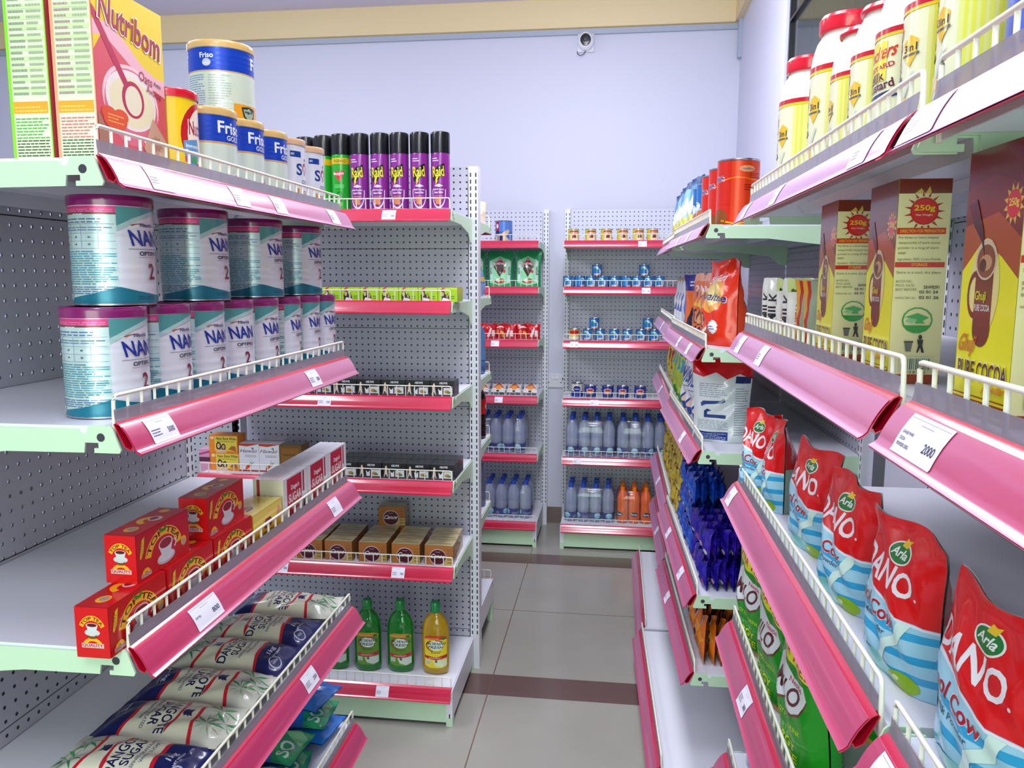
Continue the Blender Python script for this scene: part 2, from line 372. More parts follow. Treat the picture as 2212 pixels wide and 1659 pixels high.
def uprights(unit, xs, H, y0=0, y1=.055, w=.034, both=False, col=PAINT, z0=0.0):
    for x in xs:
        m = MB(); m.box(x-w/2, y0, z0, x+w/2, y1, H, col)
        dk = ('#15151c', 'paint'); z = max(z0, .12)+.02
        while z < H-.02:
            for q in (-.0095, .0095):
                m.add([(x+q-.0022, y0-.0006, z), (x+q+.0022, y0-.0006, z), (x+q+.0022, y0-.0006, z+.0145), (x+q-.0022, y0-.0006, z+.0145)], [(0, 1, 2, 3)], dk)
                if both: m.add([(x+q-.0022, y1+.0006, z), (x+q+.0022, y1+.0006, z), (x+q+.0022, y1+.0006, z+.0145), (x+q-.0022, y1+.0006, z+.0145)], [(3, 2, 1, 0)], dk)
            z += .0236
        m.build('upright', unit)
def panels(unit, W, H, pitch, seams, x0=0, y=0.0, th=.003, see_above=None, col='#b3b5c2', z0=.13):
    zs = [z0]+[s for s in seams if z0 < s < H]+[H]
    for a, b in zip(zs, zs[1:]):
        m = MB(); mm = peg(pitch, see_above is not None and a >= see_above, col)
        m.box(x0+.015, y, a+.0012, x0+W-.015, y+th, b-.0012, mm)
        if a > z0: m.box(x0+.015, y+.0015, a-.006, x0+W-.015, y+th-.0002, a+.0012, ('#1c1c24', 'paint'))
        m.build('back_panel', unit)
def base(unit, W, Db, zb, x0=0, kick=True, tags=(), clear=True, sgn=1):
    m = MB(); a, b = x0, x0+W
    for q in (a, b-.022):
        m.box(q, -Db, zb-.10, q+.022, 0, zb-.004, PAINT); m.box(q, -Db, 0, q+.022, -Db+.03, zb-.1, GREEN_LIT); m.box(q, -.03, 0, q+.022, 0, zb-.1, GREEN_LIT)
    if kick: m.box(a+.02, -Db+.004, .012, b-.02, -Db+.007, zb-.012, GREEN_LIT)
    m.box(a-.0008, -Db+.010, zb-.035, a, -Db+.016, zb-.022, ('#20202a', 'paint'))
    m.box(b-.012, -Db-.0008, zb-.045, b-.008, -Db, zb-.03, ('#20202a', 'paint')); m.box(b-.012, -Db-.0008, zb-.11 if zb > .13 else .03, b-.008, -Db, zb-.092 if zb > .13 else .045, ('#20202a', 'paint'))
    m.build('base_frame', unit)
    shelf(unit, W, Db-.012, zb, x0, tags, clear, name='base_shelf', brackets=False)
SEAM = [.16, .45, .74, 1.03, 1.32, 1.61]
def unit(label, loc, rz, W, D, Db, zb, levels, H, pitch, posts, group, base_tags=(), see=None, clear=True, col='#b3b5c2', basekick=True, both=False, insets=0, hole_y=0):
    u = empty('shelving_unit', label, 'shelving', group, loc, rz)
    panels(u, W, H, pitch, SEAM, see_above=see, col=col)
    uprights(u, posts, H, both=both)
    if zb: base(u, W, Db, zb, tags=base_tags, clear=clear, kick=basekick)
    for zs, tg in levels: shelf(u, W, D, zs, tags=tg, clear=clear, inset=insets)
    return u
# ---- left rack beside the camera, faces right
unit('near left shelving rack holding infant milk tins, tea boxes and sugar bags', (-1.02, .905, 0), PI/2, .87, .40, .46, .13,
     [(1.650, [(.10, '', .05), (.33, '', .05), (.48, '', .05), (.76, '', .05)]), (1.321, [(.075, '5000', .06), (.62, '5000', .055)]),
      (1.024, [(.165, 'TOP TEA|800', .075), (.72, '', .055)]), (.712, [(.10, '2500', .06), (.55, '2500', .06)]), (.41, [])], 1.66, .0255, [-.0, .87], 'shelving racks', see=1.03)
# ---- right rack beside the camera, faces left
unit('near right shelving rack holding custard jars, cocoa boxes and red milk bags', (.625, 1.625, 0), -PI/2, .90, .372, .46, .13,
     [(1.645, [(.10, '', .045), (.38, '', .05), (.80, '', .06)]), (1.40, [(.10, '', .05), (.32, '', .05)]), (1.096, [(.06, '', .045)]), (.80, [(.30, '3800', .06)]), (.505, [])], 1.9, .0255, [0, .90], 'shelving racks', insets=.009)
unit('right shelving rack nearest the camera, mostly out of frame', (.625, .716, 0), -PI/2, .90, .372, .46, .13,
     [(1.645, [(.045, '', .075)]), (1.40, [(.085, 'GHUJI PURE|COCOA|POWDER 250G|2000', .08)]), (1.096, [(.07, '', .08)]), (.80, []), (.505, [])], 1.9, .0255, [.88], 'shelving racks', insets=.004)
# ---- farther right racks, face left
_far = [(1.642, []), (1.323, []), (1.050, []), (.648, []), (.423, [])]
unit('farther right shelving rack with the orange drink powder bags and purple sachets', (.612, 3.015, 0), -PI/2+.030, .89, .405, .50, .135,
     [(1.642, [(.35, '', .05), (.62, '', .05)]), (1.323, [(.45, '700', .05), (.70, '', .05)]), (1.050, [(.62, '', .05)]), (.648, [(.30, '', .05), (.68, '', .05)]), (.423, [(.32, '', .05)])], 1.9, .0255, [0, .89], 'shelving racks')
unit('farthest rack of the right hand row, touching the back corner', (.628, 3.92, 0), -PI/2, .89, .41, .50, .135,
     [(1.642, []), (1.323, [(.5, '', .05)]), (1.050, [(.5, '', .05)]), (.648, [(.5, '', .05)]), (.423, [(.5, '', .05)])], 1.9, .0255, [0], 'shelving racks')
# ---- cross rack in the middle, double sided
g = unit('double sided shelving rack with insect sprays on top and washing liquid below', (-1.418, 2.87, 0), 0, .90, .355, .41, .13,
         [(1.718, [(.70, '5600', .045)]), (1.427, [(.41, '200', .045)]), (1.116, [(.47, '150', .045)]), (.833, []), (.536, [(.30, '500', .045), (.71, '700', .045)])], 1.90, .0235, [.905], 'shelving racks',
         base_tags=[(.66, '', .045)], clear=False, both=True)
# rear side of the cross rack
g2 = empty('shelving_unit', 'rear side of the double sided rack, seen edge on past its slotted post', 'shelving', 'shelving racks', (-.513, 2.925, 0), PI)
panels(g2, .9, 1.9, .0235, SEAM, y=-.004)
base(g2, .9, .41, .19, clear=False)
for z_ in (1.718, 1.43, 1.115, .845, .555): shelf(g2, .9, .36, z_, clear=False)
unit('empty shelving panel left of the double sided rack, glimpsed above the soap boxes', (-2.318, 2.87, 0), 0, .89, .355, .41, .13, [], 1.90, .0235, [.868], 'shelving racks', clear=False)
# ---- back wall racks
unit('back wall rack left of the socket, with green flour bags and water packs', (-1.315, 4.71, 0), 0, .90, .36, .42, .14,
     [(1.700, []), (1.452, []), (1.160, [(.66, '', .045)]), (.846, [(.68, '', .045)]), (.518, [])], 1.90, .0246, [.905, 0], 'shelving racks', clear=False, col='#c8cadb')
unit('back wall rack right of the socket, with small tins and orange drinks', (-.283, 4.71, 0), 0, .90, .36, .42, .135,
     [(1.700, [(.42, '', .045)]), (1.453, [(.445, '500', .045)]), (1.160, [(.065, '500', .045)]), (.840, [(.18, '', .045)]), (.510, [(.09, '', .045)])], 1.90, .0246, [0, .9], 'shelving racks', clear=False, col='#c8cadb')
# ------------------------------------------------------------------ room shell
XW, YW = .664, 4.765
m = MB(); m.box(-4.2, -3, -.1, 3, 5.0, 0, floor_mat()); struct('floor', m)
m = MB(); m.box(-4.2, -3, 3.06, 3, 5.0, 3.16, ('#dad4ea', 'wall')); struct('ceiling', m)
WALL = ('#cfd0e3', 'wall')
m = MB(); m.box(-4.2, YW, 0, XW+.1, YW+.12, 3.06, WALL); struct('wall_back', m)
m = MB()
for y0, y1, z0, z1 in ((3.49, YW, 0, 3.06), (-3, 3.49, 0, 1.55), (-3, .2, 1.55, 3.06)): m.box(XW, y0, z0, XW+.1, y1, z1, WALL)
m.box(XW-.0005, 2.006, .3, XW+.001, 2.095, 1.55, ('#4a4956', 'paint'))
struct('wall_right', m)
m = MB(); m.box(-4.2, -3, 0, -4.1, 5, 3.06, WALL); struct('wall_left', m)
m = MB(); m.box(-4.2, -3.1, 0, 3, -3, 3.06, WALL); struct('wall_front', m)
CR = ('#e6cfa2', 'wall')
m = MB(); m.prism([(YW, 2.905), (YW, 3.06), (YW-.055, 3.06), (YW-.055, 3.045), (YW-.02, 2.915)], -4.1, XW, CR); struct('trim_1', m)
m = MB(); m.box(XW-.035, -3, 2.915, XW, YW-.02, 3.06, CR); struct('trim_2', m)
m = MB(); m.box(-4.1, YW-.008, .0, XW, YW, .10, ('#6a5550', 'gloss')); struct('baseboard_back', m)
# glazed opening in the right wall, with cloth hanging in the dim room behind it
m = MB(); fr = ('#1b1b22', 'paint')
for y0, y1, z0, z1 in ((3.47, 3.49, 1.55, 3.06), (.2, .22, 1.55, 3.06), (.22, 3.47, 1.55, 1.57), (.22, 3.47, 2.527, 2.537)): m.box(XW+.01, y0, z0, XW+.04, y1, z1, fr)
wf = struct('window_1', m)
m = MB(); m.box(XW+.022, .22, 1.57, XW+.026, 3.47, 3.06, ('#aab4b4', 'pane')); m.build('pane', wf)
m = MB(); m.box(1.9, -.5, 1.2, 2.0, 5, 3.06, ('#56615e', 'wall')); m.box(.78, 3.9, 1.2, 1.9, 4.0, 3.06, ('#5d6a62', 'wall')); m.box(.764, -.5, 1.3, 1.9, 4, 1.35, ('#5a5f5e', 'wall')); struct('wall_beyond', m)
def curtain(x, y, w, z0, z1, col, label, ph):
    vs = []; fs = []; n = 26; k = 10
    for j in range(k+1):
        for i in range(n+1):
            t = i/n; q = j/k; s = 1-.35*q*(1-.3*math.sin(ph)); vs.append((x+.05*math.sin(t*17+ph)*(1-.3*q)+.02*math.sin(t*5+j), y+(t-.5)*w*s, z0+(z1-z0)*q))
    for j in range(k):
        for i in range(n): a = j*(n+1)+i; fs.append((a, a+1, a+n+2, a+n+1))
    m = MB(); m.add(vs, fs, (col, 'wall')); o = m.build('curtain'); md = o.modifiers.new('thickness', 'SOLIDIFY'); md.thickness = .004
    tag(o, label, 'curtain', 'cloth hanging behind the glass')
curtain(.95, 3.25, .45, 1.36, 3.05, '#9aa2b4', 'pale grey cloth hanging behind the glass nearest the wall edge', 0)
curtain(1.02, 2.75, .5, 1.6, 3.05, '#a48f7c', 'beige brown cloth hanging behind the glass pane', 1.3)
curtain(.98, 2.3, .4, 1.5, 3.05, '#a8b3c6', 'bluish white cloth hanging behind the glass above the jars', 2.4)
# cable trunking, camera, socket
m = MB(); m.box(-4.1, YW-.022, 2.876, XW-.018, YW, 2.9045, ('#a9b1c2', 'paint')); tag(m.build('cable_trunking'), 'long grey cable trunking running under the cream cornice', 'trunking')
m = MB(); m.box(XW-.022, YW-.075, 2.712, XW, YW-.03, 2.95, ('#a9b1c6', 'paint')); tag(m.build('cable_trunking'), 'short upright grey trunking piece in the wall corner', 'trunking')
cam_ = empty('security_camera', 'small white dome security camera under the cornice on the back wall', 'camera', None, (-.195, YW-.022, 2.835))
m = MB(); m.box(-.045, .002, -.055, .045, .022, .045, ('#dcdcea', 'paint')); m.build('mounting_plate', cam_)
m = MB(); m.lathe([(.046, 0), (.046, .014), (.043, .028), (.033, .040), (.030, .041)], ('#eeeef6', 'gloss'), 24, cap=False)
m.v = [(x, -z, y*1.12) for x, y, z in m.v]; m.f = [f[::-1] for f in m.f]; m.build('housing', cam_)
m = MB(); m.lathe([(.030, 0), (.030, .043), (.026, .044)], ('#16161c', 'gloss'), 24); m.lathe([(.012, .0441), (.010, .047)], ('#2c2c3c', 'gloss'), 16)
m.v = [(x, -z, y) for x, y, z in m.v]; m.f = [f[::-1] for f in m.f]; m.build('lens', cam_)
m = MB(); m.tube([(-.048, .01, -.05), (-.047, -.004, -.066), (-.03, -.01, -.078), (-.012, -.01, -.072), (0, -.008, -.052)], .0022, ('#1c1c22', 'paint')); m.build('cable', cam_)
so_ = empty('wall_socket', 'double wall socket between the two back wall racks', 'socket', None, (-.353, YW, .888))
m = MB(); m.bbox(-.072, -.010, -.043, .072, 0, .043, ('#dcdce8', 'gloss'), r=.003); m.build('face_plate', so_)
for q in (-1, 1):
    m = MB(); m.bbox(q*.011-.008, -.014, .008, q*.011+.008, -.010, .030, ('#ebebf2', 'gloss'), r=.0015); m.build('switch', so_)
m = MB()
for q in (-.047, .047):
    for dx, dz, w, h in ((-.0035, .004, .007, .014), (-.013, -.014, .006, .007), (.007, -.014, .006, .007)): m.box(q+dx, -.0106, dz, q+dx+w, -.0099, dz+h, ('#24242c', 'paint'))
m.build('socket_holes', so_)
m = MB(); m.box(-.402, YW-.004, .09, -.30, YW, .83, ('#c5c5de', 'wall')); 
# ------------------------------------------------------------------ product builders
NTH = ['first', 'second', 'third', 'fourth', 'fifth', 'sixth', 'seventh', 'eighth', 'ninth', 'tenth', 'eleventh', 'twelfth']
def bagfn(w, h, d, seed, kind='stand', cr=1., seal=.05, lean=0, taper=0):
    rnd = random.Random(seed); K = [(rnd.uniform(2, 7), rnd.uniform(2, 7), rnd.uniform(0, 6.3), rnd.uniform(.35, 1)) for _ in range(6)]
    def prof(t):
        if kind == 'stand':
            q = max(0., (min(1, max(0, t))-.42)/(1-seal-.42)); b = max(0., 1-q**1.35)**.8; b *= .80+.20*min(1, t/.15)**.5
        else:
            u = min(1, max(0, (t-seal)/(1-2*seal))); b = max(0., 1-abs(2*u-1)**3.2)**.62
        return b
    def fn(x, y, k, side=1):
        s, t = 2*min(1, max(0, x))-1, min(1, max(0, y)); b = prof(t); e = max(0., 1-abs(s)**2.6)**.62
        wf = 1-taper*t-.07*b+(.03*math.sin(t*7+seed) if kind == 'stand' else 0)*(1-b*.6)
        n = sum(a*math.sin(f*s*1.7+g*t*4+p+side) for f, g, p, a in K)*.0011*cr
        n += .0009*cr*abs(math.sin(6*s+9*t+seed))*math.sin(11*t-4*s*side+seed)
        yy = -(.0011+d/2*b*e+n*(.25+.75*b)*min(1, (1-abs(s))*5)+k)
        if t > 1-seal: yy -= .0004*math.sin((t-1+seal)/seal*25)
        if side < 0: yy = -yy
        xx = s*(w/2+k*.3)*wf; z = t*h+.0022*cr*math.sin(s*4+seed)*max(0, t-.8)*5
        return Vector((xx, yy+lean*t*t+(.004*cr*math.sin(s*3+seed)*max(0, (t-.85))*6), z))
    return fn
def bag(name, w, h, d, col, front, back=(), seed=1, kind='stand', label=None, cat='bag', group=None, nx=16, ny=22, cut=(16, 20), **kw):
    fn = bagfn(w, h, d, seed, kind, **kw); m = MB()
    for side, pic in ((1, front), (-1, back)):
        P = [[fn(i/nx, j/ny, 0, side) for i in range(nx+1)] for j in range(ny+1)]
        if side < 0: P = [r[::-1] for r in P]      # column 0 is the viewer's left on either side
        N = [[((P[j][min(i+1, nx)]-P[j][max(i-1, 0)]).cross(P[min(j+1, ny)][i]-P[max(j-1, 0)][i])).normalized() for i in range(nx+1)] for j in range(ny+1)]
        vs = [q for r in P for q in r]; fs = []
        for j in range(ny):
            for i in range(nx): a = j*(nx+1)+i; fs += [(a, a+1, a+nx+1), (a+1, a+nx+2, a+nx+1)]
        m.add(vs, fs, (col, 'foil'), [q for r in N for q in r])
        def grid(x, y, P=P, N=N):
            u, v = min(nx, max(0, x*nx)), min(ny, max(0, y*ny)); i, j = min(nx-1, int(u+1e-6)), min(ny-1, int(v+1e-6)); u -= i; v -= j
            out = []
            for A in (P, N):
                if u+v <= 1.00001: out.append(A[j][i]*(1-u-v)+A[j][i+1]*u+A[j+1][i]*v)
                else: out.append(A[j+1][i+1]*(u+v-1)+A[j][i+1]*(1-v)+A[j+1][i]*(1-u))
            return out[0], out[1].normalized()
        if pic: art(m, pic, None, nx, ny, 'foil', off=.00012, step=.00003, grid=grid)
    if kind == 'stand': m.add([fn(i/nx, 0, 0, 1) for i in range(nx+1)]+[fn(i/nx, 0, 0, -1) for i in range(nx+1)][::-1], [tuple(range(2*nx+2))[::-1]], (col, 'foil'), [(0, 0, -1)]*(2*nx+2))
    return tag(m.build(name, smooth=70), label, cat, group)
def tin(name, r, h, col, arts, lid, cat='tin', seg=40, lidh=.012, ribs=(), kind='tin', rim='#b9b9c2'):
    root = empty(name, None, cat)
    def rf(z):
        for a, b in ribs:
            if a <= z <= b: return r+.0003*math.sin((z-a)/(b-a)*PI*6)
        return r
    zz = [0, .0012, .004]; n = 50 if ribs else 3
    zz += [.004+(h-lidh-.006)*i/n for i in range(1, n+1)]
    m = MB(); m.lathe([(r-.001, 0), (r+.0008, .0008), (r+.0008, .0028)], (rim, 'metal'), seg)
    m.lathe([(rf(z) if z > .004 else r, z) for z in zz if z >= .0012]+[(r, h-lidh)], (col, kind), seg, cap=False)
    art(m, arts, cylmap(rf, h-lidh-.004, .003), 44, 46 if ribs else 0, kind, off=.00045 if ribs else .0002, step=.00003)
    m.build('body', root, smooth=50)
    m = MB()
    if lid: m.lathe([(r-.001, h-lidh), (r+.0018, h-lidh), (r+.0022, h-lidh*.55), (r+.0022, h-.0015), (r+.0012, h), (r-.003, h), (r-.004, h-.0015)], (lid, 'gloss'), seg)
    else: m.lathe([(r-.001, h-lidh), (r+.0008, h-.003), (r+.0008, h-.0005), (r-.001, h), (r-.002, h-.003)], (rim, 'metal'), seg)
    m.build('lid' if lid else 'rim', root, smooth=50)
    return root
# ------------------------------------------------------------------ LEFT RACK, level 1
def table_side(edge, x=0): return [('r', 0, 0, 1, 1, edge), ('r', .08, .012, .97, 1, '#d9e8c4'), ('r', .1, .93, .95, .965, '#ef7d3c'), ('r', .72, .93, .95, .965, '#e84436'), ('r', .08, .285, .94, .35, '#eca12e'),
    ('l', .12, .295, .9, .335, 2, '#f4c35e')] + [('r', .1, .40+.055*i, .94, .425+.055*i, '#c7dba6') for i in range(9)] + [('l', .12, .385, .5, .915, 17, '#8c9b86' if edge[1] == '7' else '#a88f8c'),
    ('l', .56, .385, .92, .915, 17, '#9fae90'), ('l', .12, .15, .93, .27, 7, '#5ea84e' if edge[1] == '7' else '#c96f74'), ('l', .12, .02, .93, .15, 8, '#4d5a3e')]
nutF = [('r', 0, 0, 1, 1, '#d5505f'), ('p', [(0, .62), (.0, 1), (1, 1), (1, .60), (.86, .60), (.66, .64), (.42, .74), (.2, .80)], '#e6c713'), ('p', [(0, .78), (.2, .80), (.42, .74), (.66, .64), (.86, .6), (1, .6), (1, .50), (.7, .54), (.4, .64), (.15, .72), (0, .70)], '#eab0bd'),
    ('e', .48, .40, .40, .21, '#f1c6cf', 30), ('e', .48, .37, .38, .22, '#d9687f', 30), ('e', .48, .41, .36, .17, '#e9dfdb', 30), ('e', .49, .40, .32, .14, '#e6dcb6', 30),
    ('p', [(.0, .80), (.38, .48), (.45, .50), (.04, .84), (0, .86)], '#b5174b'), ('e', .50, .42, .16, .105, '#b5174b', 24), ('e', .505, .415, .12, .085, '#e5dcc0', 24),
    ('e', .66, .2, .03, .015, '#f6e8ee'), ('e', .82, .24, .03, .015, '#f6e8ee'), ('e', .4, .19, .03, .015, '#f6e8ee'),
    ('p', [(.78, .35), (1, .22), (1, .06), (.72, .08), (.62, .16)], '#c59a80'), ('s', .82, .2, .10, .05, 9, .7, '#a97862'), ('s', .9, .13, .08, .04, 7, .6, '#d8b49b'),
    ('e', .23, .27, .16, .055, '#dc4b1a'), ('e', .15, .30, .10, .04, '#dc4b1a'), ('e', .31, .30, .1, .04, '#dc4b1a'), ('l', .13, .255, .34, .31, 3, '#f3a04e'), ('p', [(0, .30), (.12, .2), (.18, .1), (0, .04)], '#a56f5b'),
    ('t', 'Nutribom', .07, .745, .97, .915, '#f3ecec', -9, True, 0, 1.45), ('t', 'Nutribom', .085, .752, .955, .905, '#9b1238', -9, True, 0, 1.45),
    ('t', 'Oats', .60, .545, .80, .60, '#9b1238', -8, False, 0, 1.45), ('t', 'Avena', .82, .55, .93, .575, '#40303a', -8, True, 0, 1.45), ('t', 'Avoine', .70, .485, .93, .53, '#9b1238', -8, False, 0, 1.45), ('l', .08, .03, .35, .09, 3, '#efd5cb'), ('r', .3, .02, .9, .09, '#c31f49')]
carton('cereal_box', .16, .057, .232, '#f08a63', {'F': nutF, 'L': table_side('#f3a07a')}, 'pink and yellow oat cereal box with a spoon over a bowl, above the first tins', 'box', 'cereal boxes on the top left shelf').location = (-.692, 1.058, 1.6505)
bpy.data.objects['cereal_box'].rotation_euler.z = PI/2
b = carton('cereal_box', .16, .057, .232, '#7fe01e', {'F': nutF[:1], 'L': table_side('#7fe01e')}, 'green edged cereal box at the far left, only its nutrition table side showing', 'box', 'cereal boxes on the top left shelf')
b.location = (-.756, 1.058, 1.6505); b.rotation_euler.z = PI/2
nc = tin('baby_cereal_tin', .039, .135, '#e2bf1c', [('r', .3, 0, .75, 1, '#e2bf1c'), ('e', .53, .55, .16, .42, '#b5131f', 30), ('e', .545, .55, .13, .36, '#ecd9c4', 30), ('t', 'Nutribom', .42, .55, .68, .75, '#f2e6e6'), ('t', 'Nutribom', .425, .56, .675, .74, '#98142f'),
    ('p', [(.385, .48), (.5, .52), (.52, .3), (.45, .12), (.39, .3)], '#5f8fbd'), ('t', 'Immuno', .40, .40, .50, .45, '#dfe6f2'), ('t', 'Protect', .40, .33, .50, .38, '#dfe6f2'), ('r', .44, .22, .48, .29, '#35a03a'), ('r', .39, .22, .43, .29, '#d3427d'), ('r', .3, 0, .75, .08, '#d8c8a2')], '#c4122c', kind='gloss')
dup(nc, (-.68, 1.180, 1.6505), PI/2+.1, 'yellow baby cereal tin with a red lid beside the pink cereal box')
FR = [('r', 0, .64, 1, 1, '#1240b8'), ('r', 0, .61, 1, .64, '#caa46a'), ('r', 0, 0, 1, .61, '#cfdcd0'), ('r', 0, 0, 1, .04, '#d9a84a'), ('t', 'Friso', .40, .76, .58, .93, '#eef0f6'), ('t', 'GOLD', .45, .67, .56, .74, '#d9dcea'), ('e', .52, .16, .05, .07, '#e8ecf0'), ('p', [(.50, .17), (.56, .30), (.55, .2)], '#b5633f'), ('r', .1, .1, .3, .5, '#c9cfd9'), ('l', .11, .1, .29, .5, 9, '#8899bb')]
fz = tin('milk_powder_tin', .05, .132, '#cfdcd0', FR, '#cda766', ribs=((.085, .108),))
for i, y in enumerate((1.303, 1.408, 1.513)): dup(fz, (-.69, y, 1.6505), PI/2+.05*i-.06, '%s small blue banded milk tin with gold lid, counted from the cereal boxes' % NTH[i], 'small blue banded milk tins')
bf = tin('milk_powder_tin', .058, .150, '#cfdcd0', [('r', 0, .70, 1, 1, '#1240b8'), ('r', 0, .68, 1, .70, '#caa46a'), ('r', 0, 0, 1, .68, '#cfdccb'), ('t', 'Friso', .22, .86, .29, .93, '#eef0f6'), ('e', .255, .80, .022, .05, '#c9d2e8'), ('t', 'Friso', .50, .78, .68, .94, '#eef0f6'), ('l', .12, .12, .24, .66, 18, '#7f93bd'), ('l', .26, .12, .37, .66, 16, '#a9b8b4'), ('r', .38, 0, .9, .28, '#eaa32a'), ('r', 0, 0, .38, .06, '#eaa32a'),
    ('p', [(.42, .24), (.47, .26), (.52, .24), (.51, .12), (.47, .03), (.43, .12)], '#283a3c'), ('p', [(.43, .225), (.47, .24), (.51, .225), (.5, .13), (.47, .05), (.44, .13)], '#9fb9a4'), ('t', 'IMMUNE', .44, .17, .5, .2, '#22303c')], '#cda766', ribs=((.105, .13), (.03, .045)))
hid = dup(fz, (-.80, 1.50, 1.6505), PI/2, 'blue banded milk tin in the rear row, supporting the larger one', 'small blue banded milk tins')
dup(bf, (-.748, 1.485, 1.785), PI/2-.02, 'large blue and gold milk tin stacked highest on the top left shelf')
S26 = [('r', 0, 0, 1, 1, '#dcdeea'), ('r', .14, 0, .33, .97, '#8896bd'), ('l', .15, .05, .32, .9, 16, '#b8c2da'), ('r', .38, .80, .47, .90, '#1c3f94'), ('t', 'NEW!', .385, .83, .41, .87, '#e6e8f4'), ('t', 'S', .425, .50, .48, .70, '#1d3c8c'), ('a', .515, .61, .03, .11, .6, 200, -10, '#b2264a'), ('a', .515, .55, .012, .05, .2, 0, 350, '#c98b9c'), ('e', .52, .77, .01, .025, '#b2264a'), ('t', 'GOLD', .475, .34, .575, .43, '#5a5560', 0, False), ('t', '1', .43, .16, .445, .28, '#d58f2d'), ('l', .46, .2, .56, .27, 2, '#d99b5c'), ('l', .46, .12, .56, .18, 2, '#4a4f66')]
s2 = tin('infant_formula_tin', .047, .134, '#dcdeea', S26, '#cda580')
dup(s2, (-.687, 1.606, 1.6505), PI/2-.05, 'white infant milk tin with beige lid, nearer of the two by the sprays')
dup(s2, (-.687, 1.713, 1.6505), PI/2-.12, 'white infant milk tin with beige lid at the far end of the top left shelf')
# ------------------------------------------------------------------ LEFT RACK, level 2
NAN = [('r', 0, 0, 1, 1, '#d9dbe8'), ('r', .08, .02, .36, .93, '#bcd2d2'), ('r', .08, .93, .36, 1, '#d3387c'), ('r', .08, .915, .36, .935, '#6b4a42'), ('l', .10, .94, .35, .98, 2, '#e27ba8'), ('l', .18, .915, .26, .93, 1, '#e9dfe0'),
    ('l', .10, .83, .35, .89, 2, '#556f9b'), ('r', .09, .815, .355, .82, '#7d93ac'), ('r', .09, .72, .355, .724, '#7d93ac'), ('r', .09, .64, .355, .644, '#7d93ac'), ('r', .09, .565, .355, .57, '#7d93ac'),
    ('r', .155, .57, .157, .82, '#8fa6b5'), ('r', .22, .57, .222, .82, '#8fa6b5'), ('r', .29, .57, .292, .82, '#8fa6b5'), ('l', .10, .75, .345, .80, 2, '#6d83a8')] + \
    [('t', a, x, y, x+.012, y+.018, '#45506d') for y, row in ((.675, '936'), (.60, '145')) for a, x in zip(row, (.12, .185, .25))] + \
    [('l', .09, .20, .355, .555, 15, '#3c8fa5'), ('l', .10, .10, .355, .19, 4, '#4a6c9a'), ('r', .09, .04, .14, .10, '#cfe0e4'), ('l', .095, .05, .135, .09, 2, '#55749e'),
     ('p', [(.36, 1), (.36, .80), (.42, .88), (.5, .955), (.6, 1)], '#4f9599'), ('p', [(.36, .80), (.36, .74), (.45, .87), (.60, .96), (.66, 1), (.6, 1), (.5, .955), (.42, .88)], '#a9c9cc'),
     ('p', [(.12, 0), (.15, .06), (.25, .10), (.36, .175), (.43, .13), (.52, .09), (.65, .07), (.8, .05), (.8, 0)], '#14728a'), ('l', .43, .045, .55, .09, 2, '#0d4660'),
     ('a', .46, .80, .05, .035, .75, 165, 60, '#96503c'), ('t', 'Nestlé', .455, .80, .53, .84, '#4a4a78'), ('t', 'NAN', .408, .60, .565, .765, '#213498', 0, True, -.1), ('r', .40, .565, .60, .57, '#5c6685'), ('t', 'OPTIPRO', .445, .50, .565, .545, '#1d2142'), ('r', .44, .48, .58, .484, '#b07d83'), ('t', '2', .49, .25, .528, .42, '#7a1738')]
nan_ = tin('infant_formula_tin', .0525, .1465, '#d9dbe8', NAN, '#7c1260', ribs=((.085, .112), (.02, .06)), lidh=.014)
ups = [1.037, 1.255, 1.475, 1.680]; los = [1.000, 1.113, 1.220, 1.326, 1.433, 1.541, 1.648, 1.748-.004]
rot = [0, .02, -.05, -.3, -.06, .12, .02, -.04]
for i, y in enumerate(los): dup(nan_, (-.688, y, 1.3215), PI/2+rot[i], 'teal and white formula tin, %s from the near end of the lower row' % NTH[i], 'teal and white formula tins, lower row')
for i, y in enumerate(ups): dup(nan_, (-.693, y, 1.4685), PI/2-.02*i, 'teal and white formula tin, %s from the near end of the upper row' % NTH[i], 'teal and white formula tins, upper row')
# ------------------------------------------------------------------ LEFT RACK, level 3: tea, sugar cubes
YL = '#efb01c'
teaF = [('r', 0, 0, 1, 1, '#c50d12'), ('a', .5, .30, .36, .60, .70, 168, 12, YL), ('ct', 'TOP TEA', .5, .30, .345, .575, .78, 162, 18, '#5a1408'), ('p', [(.46, .80), (.40, .93), (.5, .86), (.58, .96), (.54, .8)], '#3f7a1f'),
    ('e', .53, .22, .17, .13, '#b9b9c4', 28), ('e', .53, .24, .145, .10, '#d6d6de', 28), ('p', [(.40, .52), (.66, .52), (.62, .28), (.54, .22), (.46, .24)], '#d2d2da'), ('e', .53, .52, .135, .13, '#d6d6de', 28), ('e', .53, .53, .115, .105, '#8e1016', 28), ('a', .69, .44, .045, .10, .55, -90, 90, '#d2d2da'),
    ('e', .88, .36, .055, .11, YL), ('e', .88, .33, .04, .08, '#b69f86'), ('p', [(.05, .5), (.10, .86), (.15, .9), (.12, .6), (.07, .46)], '#e9c01e'), ('l', .075, .55, .115, .82, 5, '#a58a12'), ('a', .15, .12, .075, .12, .35, 180, 0, YL), ('r', .06, .06, .24, .14, '#cfb2ae'), ('t', 'QUALITY', .065, .07, .235, .13, '#a01014'), ('l', .4, .03, .85, .10, 2, '#e03a30')]
